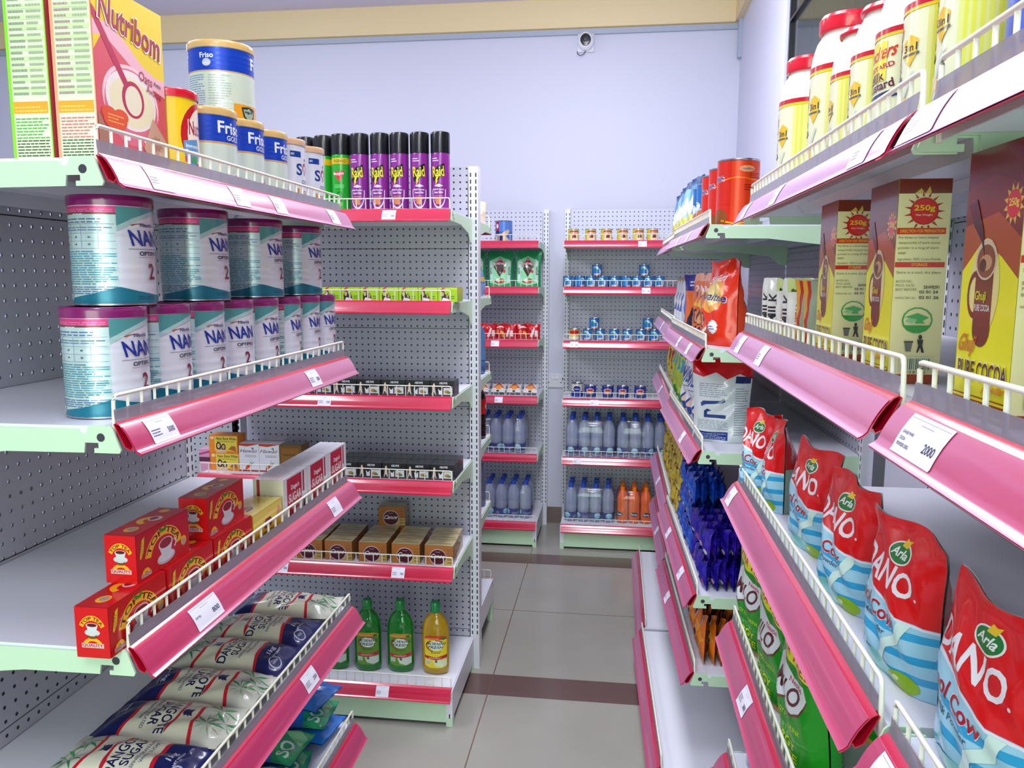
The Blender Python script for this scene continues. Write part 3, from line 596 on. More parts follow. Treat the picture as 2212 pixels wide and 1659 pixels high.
teaL = [('r', 0, 0, 1, 1, '#d11014'), ('a', .5, .50, .42, .34, .70, 155, 25, YL), ('ct', 'TOP TEA', .5, .5, .40, .32, .78, 150, 30, '#5a1408'), ('e', .5, .50, .23, .07, '#c9d2d2'), ('p', [(.33, .64), (.67, .64), (.62, .52), (.38, .52)], '#cdd6d4'), ('e', .5, .645, .18, .05, '#cdd6d4'), ('e', .5, .65, .15, .035, '#5d1210'), ('a', .5, .24, .30, .16, .6, 180, 0, YL), ('p', [(.42, .38), (.36, .46), (.5, .4), (.64, .47), (.58, .38)], '#5a5a18'), ('r', .17, .20, .83, .29, '#d9b9b4'), ('t', 'QUALITY', .19, .212, .81, .28, '#b01216')]
teaT = [('r', 0, 0, 1, 1, '#bb0d14'), ('e', .2, .5, .09, .2, YL), ('e', .21, .48, .06, .14, '#a08e84'), ('a', .52, .35, .16, .5, .6, 160, 20, YL), ('e', .60, .42, .09, .20, '#cfc4c2'), ('e', .6, .46, .06, .12, '#8e1016'), ('e', .88, .6, .07, .16, YL)]
tea = carton('tea_box', .130, .046, .0675, '#c90f14', {'F': teaF, 'L': teaL, 'RT': teaT}, None, 'box', kind='gloss')
for i, (x, y, z, r) in enumerate([(-.652, .948, 1.0245, 0), (-.6515, 1.083, 1.0245, .01), (-.6515, 1.218, 1.0245, -.01), (-.659, 1.026, 1.0925, -.015), (-.659, 1.210, 1.0925, .02)]):
    dup(tea, (x, y, z), PI/2+r, ('red tea box with a cup, %s from the near end of the bottom row' % NTH[i]) if i < 3 else 'red tea box standing on the others, %s' % ('nearer of the upper two' if i == 3 else 'farther of the upper two'), 'red tea boxes')
lip = carton('tea_box', .128, .062, .062, '#dba416', {'F': [('r', 0, 0, 1, 1, '#e2ad18'), ('r', 0, .5, 1, 1, '#ead05e'), ('p', [(.34, .52), (.42, .66), (.58, .66), (.66, .52), (.62, .38), (.38, .38)], '#8c1630'), ('t', 'Lipton', .38, .46, .62, .58, '#f0dfe0'), ('t', 'YELLOW', .3, .12, .75, .3, '#7a6a18'), ('e', .88, .62, .07, .2, '#e39d74')],
    'T': [('r', 0, 0, 1, 1, '#d8c36a'), ('p', [(.2, .35), (.3, .6), (.42, .6), (.45, .42), (.35, .3)], '#8a2438'), ('t', 'Lipton', .23, .4, .41, .52, '#e9d9d0'), ('e', .75, .5, .12, .25, '#cfae48')], 'L': [('r', 0, 0, 1, 1, '#e39d14')]}, 'yellow tea box in clear film between red tea boxes and sugar packs', 'box', kind='foil')
lip.location = (-.662, 1.355, 1.0245); lip.rotation_euler.z = PI/2+.02
sgF = [('r', 0, 0, 1, 1, '#dcdbe4'), ('r', .13, .06, .75, .97, '#b8123c'), ('t', "Dogan's", .3, .66, .64, .80, '#f0e6ea'), ('t', 'SUGAR', .19, .42, .72, .62, '#e9dfe4'), ('l', .3, .28, .62, .36, 2, '#e0a4b4'), ('p', [(.13, .06), (.3, .06), (.4, .2), (.62, .24), (.75, .42), (.75, .06)], '#d9d6dd'), ('r', .80, .5, .86, .97, '#a31436'), ('r', .8, .15, .9, .35, '#49484f')]
sg = carton('sugar_cube_pack', .118, .062, .092, '#dcdce6', {'F': sgF, 'L': [('r', 0, 0, 1, 1, '#dcdabc'), ('r', .12, 0, .22, 1, '#b02a2a'), ('t', 'SUGAR', .42, .15, .58, .85, '#5b5c52', -90, True, 0, 1.5), ('p', [(.62, .3), (.8, .1), (.9, .2), (.7, .55)], '#3c3b34')], 'T': [('r', 0, 0, 1, 1, '#dcdce8'), ('l', .05, .1, .95, .9, 5, '#cfcfdc')]}, None, 'box', kind='foil')
for i, y in enumerate((1.488, 1.610, 1.730)): dup(sg, (-.662, y, 1.0245), PI/2, 'white and crimson sugar cube pack, %s from the yellow tea box' % NTH[i], 'sugar cube packs')
# ------------------------------------------------------------------ LEFT RACK, level 4: lying sugar bags
leaf = lambda cx, cy, n, sd: [('p', [(cx, cy), (cx+.13*math.cos(a)+.02, cy+.075*math.sin(a)), (cx+.24*math.cos(a), cy+.12*math.sin(a)), (cx+.12*math.cos(a), cy+.045*math.sin(a))], random.Random(sd+k).choice(['#2f9a4f', '#5bb873', '#1f8045'])) for k in range(n) for a in [sd+k*6.283/n]]
sugF = [('r', 0, 0, 1, 1, '#c9cabf'), ('p', [(0, .0), (0, .20), (.3, .24), (.7, .25), (1, .21), (1, 0)], '#101c5c'), ('p', [(0, .20), (.3, .24), (.7, .25), (1, .21), (1, .235), (.7, .277), (.3, .268), (0, .225)], '#cf1426'), ('p', [(0, .225), (.3, .268), (.7, .277), (1, .235), (1, .76), (.7, .72), (.3, .72), (0, .76)], '#dfdcc8'),
    ('p', [(0, .76), (.3, .72), (.7, .72), (1, .76), (1, .79), (.7, .745), (.3, .745), (0, .79)], '#cf1426'), ('t', 'DANGOTE', .07, .49, .93, .565, '#141c52'), ('t', 'SUGAR', .22, .41, .80, .475, '#141c52'), ('t', 'REFINED GRANULATED', .16, .365, .86, .39, '#5c5f7c'), ('t', 'WHITE SUGAR', .28, .325, .74, .35, '#5c5f7c'),
    ('a', .5, .565, .42, .045, .55, 175, 5, '#c81a30'), ('s', .52, .65, .10, .035, 5, .45, '#141c52'), ('e', .5, .635, .07, .02, '#141c52'), ('p', [(.46, .65), (.42, .69), (.5, .675), (.58, .695), (.56, .65)], '#141c52'),
    ('t', '1kg', .42, .15, .62, .20, '#c7cbe6'), ('t', 'NET WEIGHT', .38, .125, .68, .14, '#c7cbe6'), ('a', .3, .09, .14, .05, .82, 0, 359, '#b8bfe0'), ('t', 'NAFDAC', .22, .08, .38, .1, '#b8bfe0')] + leaf(.3, .86, 9, 1) + leaf(.66, .83, 9, 2) + leaf(.5, .92, 8, 4)
sbags = [bag('sugar_bag', .125, .235, .052, '#c9cabf', sugF, seed=3+i*5, kind='pillow', cr=1.1, seal=.045) for i in range(2)]
lab = ['lying sugar bag nearest the camera, navy end toward the aisle', 'lying sugar bag with green leaves toward the aisle, next to the nearest one', 'lying sugar bag third from the camera with leaves toward the aisle',
       'lying sugar bag third from the far end, with its round seal on the navy end', 'lying sugar bag second from the far end, navy end toward the aisle', 'lying sugar bag at the far end, bluish white under its film']
for i, (y, fl) in enumerate([(1.075, 0), (1.193, 1), (1.312, 1), (1.437, 0), (1.560, 0), (1.69, 1)]):
    dup(sbags[i % 2], (-.857 if not fl else -.628, y, .7405), (PI/2 if not fl else -PI/2)+.02*((i*7) % 3-1), lab[i], 'lying sugar bags', tilt=(-PI/2, 0))
    # lying bags start at their lower seal
for o in bpy.data.objects:
    if o.name.startswith('sugar_bag'):
        fl = o.location.x > -.7; o.location.x = -.633 if not fl else -.865
# ------------------------------------------------------------------ LEFT RACK, level 5: blue packs
padF = [('r', 0, 0, 1, 1, '#2878d6'), ('p', [(0, 0), (0, .26), (.4, .32), (1, .22), (1, 0)], '#2aa06a'), ('t', 'SO', .1, .08, .5, .24, '#d8ecdf'), ('p', [(.5, .05), (.7, .3), (.95, .22), (.8, .04)], '#7fce8f'), ('r', .66, .62, .86, .76, '#dcdfea')]+[('r', .68+.02*i, .64, .688+.02*i, .74, '#1b1b26') for i in range(8)]
pads = [bag('pad_pack', .125, .19, .042, ['#2f86e6', '#2a76d0'][i], padF if i else padF[:1]+[('r', .6, .5, .82, .66, '#dcdfea')]+[('r', .62+.024*k, .52, .63+.024*k, .64, '#1b1b26') for k in range(8)]+[('e', .2, .45, .08, .06, '#4a93dd')], seed=11+i, kind='pillow', cr=1.5, seal=.04) for i in range(2)]
pd = [(-.645, 1.70, .434, 1.45, 0, 'blue pad pack at the far end, bottom of its pile'), (-.648, 1.69, .478, 1.62, 1, 'blue pad pack in the middle of the far pile'), (-.65, 1.685, .522, 1.40, 0, 'bright blue pad pack with a barcode on top of the far pile'),
      (-.655, 1.555, .434, 1.75, 1, 'blue and green pad pack second pile bottom'), (-.66, 1.550, .477, 1.5, 1, 'blue and green pad pack on top of the second pile'),
      (-.655, 1.415, .434, 1.50, 1, 'blue and green pad pack third pile bottom, half out of frame'), (-.66, 1.42, .477, 1.66, 1, 'blue and green pad pack third pile top, half out of frame'), (-.655, 1.275, .434, 1.55, 0, 'blue pad pack nearest the camera on the lowest left shelf')]
for x, y, z, r, k, l in pd: dup(pads[k], (x-.0, y, z), r, l, 'blue pad packs', tilt=(-PI/2, 0))
# ------------------------------------------------------------------ DOUBLE SIDED RACK
def spray(name, col, arts):
    root = empty(name, None, 'spray can'); m = MB()
    m.lathe([(.0285, 0), (.0305, .002), (.0305, .178), (.029, .184), (.026, .188)], (col, 'gloss'), 32)
    art(m, arts, cylmap(lambda z: .0305, .172, .004), 44, 0, 'gloss', off=.0002, step=.00004); m.build('body', root)
    m = MB(); m.lathe([(.0312, .182), (.0312, .240), (.030, .246), (.026, .248)], ('#121419', 'gloss'), 32); m.build('cap', root); return root
raid = spray('insect_spray_can', '#86288c', [('r', 0, 0, 1, .03, '#b9a6c0'), ('l', .38, .88, .50, .96, 2, '#e7e2ec'), ('a', .5, .32, .125, .30, .90, 170, 370, '#e8e2ee'), ('p', [(.40, .52), (.37, .74), (.43, .72), (.50, .80), (.60, .84), (.61, .66), (.52, .58), (.47, .50)], '#15121c'),
    ('t', 'Raid', .385, .60, .595, .79, '#e8dc1e', 4), ('p', [(.46, .60), (.50, .60), (.475, .53), (.49, .53), (.44, .43), (.455, .51), (.44, .51)], '#e8dc1e'), ('p', [(.42, .43), (.5, .47), (.58, .43), (.5, .41)], '#d9d3e0'), ('t', 'Multi-Purpose', .40, .345, .585, .385, '#e9e4ef'), ('t', 'Insect Killer', .42, .295, .575, .335, '#e9e4ef'), ('l', .42, .16, .57, .27, 4, '#d8a070'), ('r', .45, .1, .54, .2, '#d8894e')])
bay = spray('insect_spray_can', '#17a025', [('r', 0, .86, 1, .97, '#d8b416'), ('t', 'FRAGRANCE', .40, .885, .62, .94, '#5a6a14'), ('p', [(.38, .72), (.60, .74), (.50, .52)], '#d63444'), ('t', 'Baygon', .395, .645, .575, .71, '#f0e8e8', 4), ('l', .41, .42, .58, .49, 3, '#8fe08a'), ('a', .5, .26, .06, .09, .8, 0, 359, '#0e5f1a'), ('l', .42, .08, .55, .16, 3, '#b9d84a')])
for i, x in enumerate((-.567, -.635, -.702, -.767, -.835)): dup(raid, (x, 2.575, 1.7185), [.0, .16, -.04, -.03, -.02][i], 'purple insect spray can with black cap, %s from the right end' % NTH[i], 'purple insect spray cans')
for i, (x, y) in enumerate([(-.899, 2.578), (-.965, 2.60), (-1.035, 2.62)]): dup(bay, (x, y, 1.7185), [.1, -.5, 0][i], ['green insect spray can with black cap beside the purple ones', 'green insect spray can half hidden behind the milk tins', 'spray can of which only the black cap shows behind the milk tin lids'][i], 'green insect spray cans')
def soapbox(w, h, d, col, F, T, lbl, kind='gloss'): return carton('soap_box', w, d, h, col, {'F': F, 'T': T}, lbl, 'box', kind=kind)
lime = soapbox(.0635, .046, .09, '#a9d41c', [('r', 0, 0, 1, 1, '#a4d01a'), ('r', 0, .88, 1, 1, '#c4e04a'), ('p', [(.14, 0), (.12, .45), (.2, .78), (.32, .78), (.38, .5), (.5, .62), (.58, .4), (.6, 0)], '#2a2420'), ('e', .24, .55, .07, .16, '#d6a98c'), ('e', .48, .42, .06, .15, '#b98a6c'), ('p', [(.16, 0), (.26, .3), (.56, .22), (.62, 0)], '#dfe3d8'), ('l', .66, .2, .92, .5, 2, '#3e7a1c'), ('p', [(.1, .82), (.25, 1), (.4, 1), (.2, .8)], '#d8466a')], [('r', 0, 0, 1, 1, '#b4dc2c'), ('p', [(.3, 0), (.6, 1), (.75, 1), (.45, 0)], '#d65a72')], None)
for i in range(9): dup(lime, (-.540-.0652*i, 2.590, 1.4275), .015*((i*3) % 3-1), 'lime green soap box with two faces, %s from the right end' % NTH[i], 'lime green soap boxes')
blk = soapbox(.081, .052, .075, '#17171b', [('r', 0, 0, 1, 1, '#141418'), ('r', 0, 0, 1, .22, '#3c3c44'), ('t', 'ABUWE', .38, .78, .72, .92, '#dedee6'), ('l', .3, .62, .62, .70, 1, '#3b7a3a'), ('l', .8, .6, .95, .68, 1, '#cfcfd6'), ('e', .16, .70, .045, .14, '#e0c3a2'), ('p', [(.11, .58), (.20, .58), (.24, .05), (.14, .3), (.06, .05)], '#d9c4b4'),
    ('p', [(.33, .5), (.42, .35), (.5, .5), (.5, .12), (.36, .12)], '#dcdce0'), ('r', .55, .12, .93, .55, '#cdd0d4'), ('e', .70, .3, .11, .11, '#b87a3a'), ('e', .77, .25, .09, .07, '#4d7a34')], [('r', 0, 0, 1, 1, '#1b1b20'), ('r', .02, .04, .98, .1, '#54545e')], None)
for i in range(6): dup(blk, (-.561-.0835*i, 2.582, 1.1165), .01*(i % 3-1), 'black soap box, %s from the right end of the upper black row' % NTH[i], 'black soap boxes on the upper shelf')
for i in range(5):
    for j in range(2): dup(blk, (-.562-.0835*i, 2.578+.079*j, .8335), .01*(i % 3-1), 'black soap box, %s from the right in the %s row of the lower black shelf' % (NTH[i], ('front', 'rear')[j]), 'black soap boxes on the lower shelf')
nano = soapbox(.106, .062, .062, '#e98a1e', [('r', 0, 0, 1, 1, '#e8871c'), ('r', .2, .12, .97, .95, '#e7d24a'), ('e', .11, .85, .07, .09, '#f0c9a0'), ('t', 'Nano Extra White', .25, .74, .95, .90, '#3a3020'), ('l', .27, .62, .9, .71, 2, '#7c6a3a'), ('e', .33, .38, .09, .24, '#1d1511'), ('e', .50, .33, .08, .20, '#1d1511'), ('e', .33, .40, .05, .14, '#e2b795'), ('e', .50, .34, .045, .12, '#d9a984'), ('p', [(.22, 0), (.28, .2), (.55, .18), (.62, 0)], '#e6b89a'), ('p', [(.66, .2), (.8, .42), (.93, .38), (.95, .1)], '#b2661c')], [('r', 0, 0, 1, 1, '#e07e18')], None, 'paper')
dup(nano, (-1.347, 2.602, .8335), 0, 'orange and yellow soap box with two women, bottom of a pair'); dup(nano, (-1.349, 2.602, .896), -.02, 'orange and yellow soap box with two women, on top of a pair')
haw = soapbox(.073, .098, .06, '#e2e2ea', [('r', 0, 0, 1, 1, '#e0e0ea'), ('p', [(0, .93), (.4, .90), (1, .99), (1, 1), (0, 1)], '#b83a22'), ('t', 'Hawaii', .08, .68, .9, .80, '#5e2434', 0, False, .1), ('p', [(.6, .85), (.72, .87), (.76, .76)], '#3f7c5c'), ('l', .3, .52, .86, .62, 2, '#8a8a94'), ('p', [(.28, .04), (.34, .20), (.5, .26), (.56, .18), (.44, .1)], '#cf4a22'), ('p', [(.5, .24), (.62, .44), (.56, .27), (.76, .36), (.58, .2)], '#4f8a44'), ('r', 0, 0, 1, .05, '#9c3a2a')], [('r', 0, 0, 1, 1, '#d9d9e2')], None, 'paper')
dup(haw, (-1.256, 2.60, .8335), 0, 'white soap box with a carrot, left of two'); dup(haw, (-1.182, 2.60, .8335), 0, 'white soap box with a carrot, right of two beside the brown box'); dup(haw, (-1.20, 2.668, .8335), 0, 'white soap box standing in the second row behind the carrot boxes')
brn = soapbox(.078, .098, .075, '#7c5420', [('r', 0, 0, 1, 1, '#6f4a18'), ('r', .06, .06, .88, .9, '#84591e'), ('t', 'HAWAII', .18, .62, .78, .68, '#3c2408'), ('l', .4, .26, .8, .32, 1, '#d9c09a')], [('r', 0, 0, 1, 1, '#5c3c12')], 'brown and gold soap box right of the white carrot boxes', 'gloss'); brn.location = (-1.102, 2.60, .8335)
pnk = soapbox(.04, .072, .05, '#d88cb4', [('r', 0, 0, 1, 1, '#d993ba'), ('r', 0, .4, 1, .62, '#5a2a48'), ('p', [(0, .7), (1, .85), (1, .95), (0, .8)], '#b0447c')], [('r', 0, 0, 1, 1, '#e0a6c8')], 'pink soap box at the left end beside the orange one', 'gloss'); pnk.location = (-1.388-.035+.0, 2.60, .8335)
pnk.location.x = -1.424+.0
can = carton('soap_bar_pack', .098, .062, .068, '#b27b4a', {'F': [('r', 0, 0, 1, 1, '#a8692f'), ('r', .62, 0, 1, .4, '#b8a05a'), ('l', .8, .1, .98, .9, 5, '#8c5a34'), ('e', .47, .40, .30, .42, '#c9b8b8', 30), ('e', .47, .40, .28, .38, '#4a1226', 30), ('t', 'Canoe', .22, .34, .72, .56, '#e3dbe2', 0, True, .15), ('a', .47, .7, .1, .06, .6, 200, 340, '#b88a98')],
    'T': [('r', 0, 0, 1, 1, '#c4b68c'), ('p', [(.05, .1), (.4, .3), (.9, .15), (.95, .4), (.5, .55), (.1, .4)], '#a89a6a'), ('p', [(.1, .7), (.6, .62), (.9, .85), (.4, .95)], '#b5a678')], 'LR': [('r', 0, 0, 1, 1, '#9d6a3c')]}, None, 'soap', kind='foil')
for i, x in enumerate((-.578, -.694, -.811, -.932, -1.040)):
    for j in range(3): dup(can, (x-.002*j, 2.575+.066*j, .5365), .02*((i+j) % 3-1), 'film wrapped brown soap pack, column %s from the right, %s row' % (NTH[i], ('front', 'middle', 'rear')[j]), 'film wrapped brown soap packs')
dup(can, (-.80, 2.775, .5365), .05, 'film wrapped brown soap pack in the fourth row, under the raised one', 'film wrapped brown soap packs'); dup(can, (-.80, 2.77, .605), .08, 'film wrapped brown soap pack raised on top at the back', 'film wrapped brown soap packs')
def dish(col, liq, lab):
    root = empty('dish_soap_bottle', None, 'bottle'); m = MB()
    m.lathe([(.036, 0), (.045, .004), (.0475, .02), (.0485, .13), (.0475, .155), (.044, .178), (.035, .200), (.023, .214), (.0145, .220), (.0145, .225)], (liq, 'liquid'), 32, sx=1, sy=.62)
    m.build('bottle_body', root, smooth=60)
    rf = lambda z: .0487
    m = MB(); fn = lambda x, y, k: cylmap(rf, .118, .026, 1, .62)(.525+(x-.5)*.30, y, k); art(m, lab, fn, 30, 6, 'gloss', off=.0004, step=.00005); m.build('front_label', root, smooth=60)
    m = MB(); m.lathe([(.017, .222), (.0178, .226), (.0170, .248), (.0165, .250), (.0150, .256), (.009, .259)], (col, 'gloss'), 20); m.bbox(-.018, -.008, .2475, 0, .008, .2505, (col, 'gloss'), r=.001); m.build('cap', root); return root
def dl(a, b, c): return [('p', [(.02, .06), (.25, 0), (.75, 0), (.98, .06), (.98, .94), (.75, 1), (.25, 1), (.02, .94)], a), ('p', [(.02, .88), (.98, .88), (.98, .94), (.75, 1), (.25, 1), (.02, .94)], b), ('l', .1, .9, .6, .95, 1, '#e9a070'), ('e', .8, .91, .1, .04, '#3f6a28'), ('e', .5, .70, .30, .15, '#d9e4dc', 30), ('a', .5, .69, .42, .19, .86, 120, 250, '#a11a3c'), ('a', .5, .72, .36, .15, .8, 95, 40, '#a11a3c'),
    ('t', 'MORNING', .14, .71, .92, .80, '#0c4a34', 0, True, .1), ('t', 'FRESH', .20, .60, .78, .69, '#0c4a34', 0, True, .1), ('l', .3, .46, .7, .54, 2, '#37542a'), ('p', [(.02, .38), (.5, .34), (.98, .42), (.98, .32), (.5, .25), (.02, .30)], '#b3142a'), ('l', .22, .29, .72, .34, 2, '#e7c2c4'), ('r', .08, .12, .28, .24, '#cfd6c4'), ('l', .1, .13, .26, .23, 3, '#4a5a4a'), ('p', [(.36, .24), (.96, .28), (.96, .08), (.7, .02), (.45, .08)], c), ('e', .5, .21, .05, .04, '#2c6a2c')]
dg = dish('#0b8a3a', '#12a02c', dl('#5d8c1e', '#b98f1c', '#c5d2c9')); dy = dish('#0f8a4c', '#eebc14', dl('#e0cb1e', '#c2381c', '#cfdcb4'))
dup(dg, (-.728, 2.585, .1305), 0, 'green washing liquid bottle next to the yellow one'); dup(dg, (-.845, 2.578, .1305), .02, 'green washing liquid bottle in the middle of the bottom shelf'); dup(dg, (-.962, 2.572, .1305), .03, 'green washing liquid bottle partly hidden by the left rack')
dup(dy, (-.602, 2.585, .1305), 0, 'yellow washing liquid bottle with green cap at the right end of the bottom shelf')
# goods on the rear side, seen past the post
b = bag('snack_pack', .07, .085, .05, '#d9c9b4', [('r', 0, .1, 1, .5, '#a8502c')], seed=41, kind='stand', nx=8, ny=8, cut=(6, 6), label='small beige and brown pack on the top rear shelf past the slotted post', cat='pack'); b.location = (-.552, 3.19, 1.719); b.rotation_euler.z = PI
b = bag('tissue_pack', .10, .13, .06, '#3f78c4', [('r', 0, .45, 1, .6, '#c9a04a'), ('r', 0, 0, 1, .4, '#7d93c4')], seed=42, nx=8, ny=8, cut=(6, 6), label='blue pack with a gold band on the rear side past the post', cat='pack'); b.location = (-.556, 3.20, 1.431); b.rotation_euler.z = PI/2
def pet(name, r, h, liq, kind, cap, lab=None, band=None, ch=.02, label=None):
    root = empty(name, label, 'bottle'); m = MB(); k = h-ch
    m.lathe([(r*.8, 0), (r, .006), (r, h*.22), (r*.95, h*.25), (r, h*.28), (r, h*.42), (r*.93, h*.47), (r, h*.52), (r, h*.66), (r*.92, h*.74), (r*.70, h*.82), (r*.46, h*.875), (r*.38, k)], (liq, kind), 18); m.build('bottle_body', root, smooth=60)
    if lab:
        m = MB(); m.lathe([(r+.0004, band[0]*h), (r+.0004, band[1]*h)], (lab[0], 'gloss'), 24, cap=False); art(m, lab[1], cylmap(lambda z: r+.0006, (band[1]-band[0])*h, band[0]*h), 20, 0, 'gloss'); m.build('bottle_label', root)
    m = MB(); m.lathe([(r*.42, k-.002), (r*.42, h-.001), (r*.36, h)], (cap, 'gloss'), 14); m.build('cap', root); return root
o = pet('drink_bottle', .036, .23, '#3c74b4', 'gloss', '#2b5fb0', ('#4f8ac8', [('e', .2, .6, .06, .2, '#d84a2a'), ('e', .75, .6, .06, .2, '#d84a2a'), ('e', .75, .3, .04, .12, '#e88a2a')]), (.25, .7), .03, 'blue juice bottle on the rear side past the post'); o.location = (-.560, 3.20, 1.1155)
o = pet('drink_bottle', .040, .245, '#1a0f10', 'liquid', '#1a1216', ('#b8141f', [('e', .2, .5, .05, .2, '#e8dada'), ('e', .75, .5, .05, .2, '#e8dada')]), (.42, .68), .02, 'dark cola bottle with red label on the rear side past the post'); o.location = (-.562, 3.20, .8455)
o = pet('drink_bottle', .036, .23, '#a8b8d0', 'bottle', '#26409c', None, None, .02, 'clear water bottle on the rear side near the bottom'); o.location = (-.560, 3.20, .5555)
# ------------------------------------------------------------------ BACK WALL RACKS
q = tin('oats_tin', .048, .121, '#3f63b8', [('r', 0, 0, 1, 1, '#3d62b6'), ('r', .25, .5, .75, 1, '#5a82cc'), ('r', .34, .55, .43, 1, '#b01c34'), ('e', .385, .78, .03, .12, '#e9e2e6'), ('r', .34, .40, .43, .55, '#1c2a5c'), ('p', [(.32, .15), (.36, .35), (.48, .42), (.6, .62), (.64, .5), (.56, .28), (.66, 0), (.32, 0)], '#d2b890'), ('r', .40, 0, .5, .3, '#1a2a6a')], None, seg=28, lidh=.006)
dup(q, (-.630, 4.50, 1.7005), 0, 'blue oats tin alone on the top shelf left of the socket')
hw = [('r', 0, 0, 1, 1, '#1f9a5a'), ('p', [(.08, .12), (.08, .72), (.5, .86), (.92, .72), (.92, .12), (.5, .05)], '#8fd8a8'), ('p', [(.1, .15), (.2, .15), (.2, .75), (.1, .7)], '#d3dedb'), ('p', [(.8, .1), (.9, .15), (.9, .7), (.8, .78)], '#d3dedb'), ('t', 'Honeywell Flour Mills', .11, .3, .19, .6, '#222a2c', 90, True, 0, 1.3), ('t', 'Honeywell Flour Mills', .81, .25, .89, .65, '#222a2c', -90, True, 0, 1.3),
      ('p', [(.5, .82), (.74, .56), (.5, .28), (.26, .56)], '#40271e'), ('p', [(.26, .60), (.3, .68), (.5, .75), (.7, .68), (.74, .60), (.5, .66)], '#a81c34'), ('t', 'HONEYWELL', .29, .615, .71, .68, '#e8dfe0'), ('p', [(.42, .72), (.5, .82), (.58, .72)], '#8f1a30'), ('t', 'H', .47, .735, .53, .79, '#e8dfe0'), ('e', .68, .44, .05, .05, '#c41c3c'), ('e', .5, .17, .22, .07, '#9c5a34'), ('e', .44, .2, .1, .05, '#dfe6df'), ('e', .58, .2, .09, .05, '#a86a3c')]
hb = [bag('flour_bag', .150, .20, .07, '#1b8c50', hw, seed=51+i*3, cr=1.2, nx=12, ny=14, cut=(10, 12)) for i in range(2)]
for i, x in enumerate((-.487, -.642, -.797)): dup(hb[i % 2], (x, 4.455, 1.4525), [.05, 0, -.03][i], 'green flour bag with a brown diamond, %s from the right' % NTH[i], 'green flour bags')
rb = [bag('biscuit_pack', .075, .085, .035, '#c2141f', [('e', .3, .5, .12, .14, '#d98a5c'), ('e', .6, .45, .1, .12, '#d9a46c'), ('p', [(.1, .7), (.5, .9), (.9, .75), (.5, .78)], '#e2c8c8'), ('r', .7, .1, .8, .5, '#d9c22a')] if i else [('p', [(.2, .2), (.5, .8), (.6, .7), (.4, .15)], '#e9d9dc'), ('r', .6, .2, .85, .6, '#e3d3d6')], seed=61+i, kind='pillow', cr=1.5, nx=8, ny=8, cut=(6, 6)) for i in range(2)]
for i, (x, y) in enumerate([(-.452, 4.45), (-.52, 4.46), (-.585, 4.44), (-.645, 4.47), (-.70, 4.44), (-.755, 4.45), (-.815, 4.45)]): dup(rb[i % 2], (x, y, 1.1605), .4*math.sin(i*2.1), 'small shiny red biscuit pack, %s from the right' % NTH[i], 'small red biscuit packs')
nb = bag('noodle_pack', .085, .10, .03, '#dcd6d8', [('p', [(.1, .3), (.5, .95), (.9, .3)], '#d8502c'), ('e', .5, .35, .25, .2, '#e59a4c'), ('r', .4, .02, .6, .14, '#1c2440')], seed=71, kind='pillow', nx=8, ny=8, cut=(6, 6))
for i, x in enumerate((-.468, -.558, -.650, -.742)): dup(nb, (x, 4.40, .8625), .06*(i % 2), 'white and orange noodle pack lying flat, %s from the right' % NTH[i], 'lying noodle packs', tilt=(-PI/2+.35, 0))
wb = [('r', 0, 0, 1, 1, '#23347e'), ('e', .5, .5, .11, .5, '#2a3c8c'), ('e', .5, .55, .09, .4, '#7fc0d0'), ('e', .5, .75, .07, .2, '#b9d8e4'), ('l', .05, .2, .3, .6, 2, '#a9b4dc'), ('l', .65, .2, .95, .6, 2, '#a9b4dc')]
def pack(nx, ny, r, h, liq, kind, cap, lab, band, label, loc, px, py, group='shrink wrapped drink packs'):
    root = empty('bottle_pack', label, 'bottle pack', group, loc); b0 = pet('bottle', r, h, liq, kind, cap, lab, band); del b0['category']; b0.parent = root
    rnd = random.Random(nx*7+len(label)); first = True
    for j in range(ny):
        for i in range(nx):
            p = ((i-(nx-1)/2)*px, j*py, 0)
            if first: b0.location = p; first = False; b0.rotation_euler.z = rnd.uniform(-1, 1)
            else:
                c = b0.copy(); COL.objects.link(c); c.parent = root; c.location = p; c.rotation_euler.z = rnd.uniform(-1.2, 1.2)
                for k in b0.children: d = k.copy(); COL.objects.link(d); d.parent = c
    m = MB(); w = px*nx/2+.003; d0 = -r-.003; d1 = py*(ny-1)+r+.003; vs = []; fs = []
    prof = [(1, .0), (1, .35), (1.0, .66), (.93, .82), (.84, .90)]; n = 24
    for s, t in prof:
        for i in range(n):
            a = 2*PI*i/n; ca, sa = math.cos(a), math.sin(a); e = .28
            vs.append((w*s*math.copysign(abs(ca)**e, ca), (d0+d1)/2+(d1-d0)/2*s*math.copysign(abs(sa)**e, sa), h*t+.002*math.sin(i*2.3)*(t > .8)))
    for j in range(len(prof)-1):
        for i in range(n): i2 = (i+1) % n; fs.append((j*n+i, j*n+i2, (j+1)*n+i2, (j+1)*n+i))
    m.add(vs, fs, ('#fbfcff', 'film')); m.build('shrink_film', root, smooth=60); return root
BW = ('bottle', '#2450c8', ('#23347e', wb), (.08, .26))
WL = '#e9f0ff'
pack(4, 3, .0335, .218, WL, *BW, 'water bottle pack on the upper shelf left of the socket', (-.626, 4.405, .5185), .068, .068)
pack(4, 3, .0335, .215, WL, *BW, 'water bottle pack on the bottom shelf left of the socket', (-.594, 4.40, .1405), .0705, .068)
pack(4, 3, .0335, .228, WL, *BW, 'water bottle pack at the left end, right rack upper drinks shelf', (-.124, 4.405, .5105), .069, .068)
pack(4, 3, .0335, .228, WL, *BW, 'water bottle pack beside the left end one, right rack upper drinks shelf', (.160, 4.405, .5105), .069, .068)
pack(4, 3, .0335, .215, WL, *BW, 'water bottle pack beside the orange drinks on the bottom shelf', (-.124, 4.40, .1355), .0705, .068)
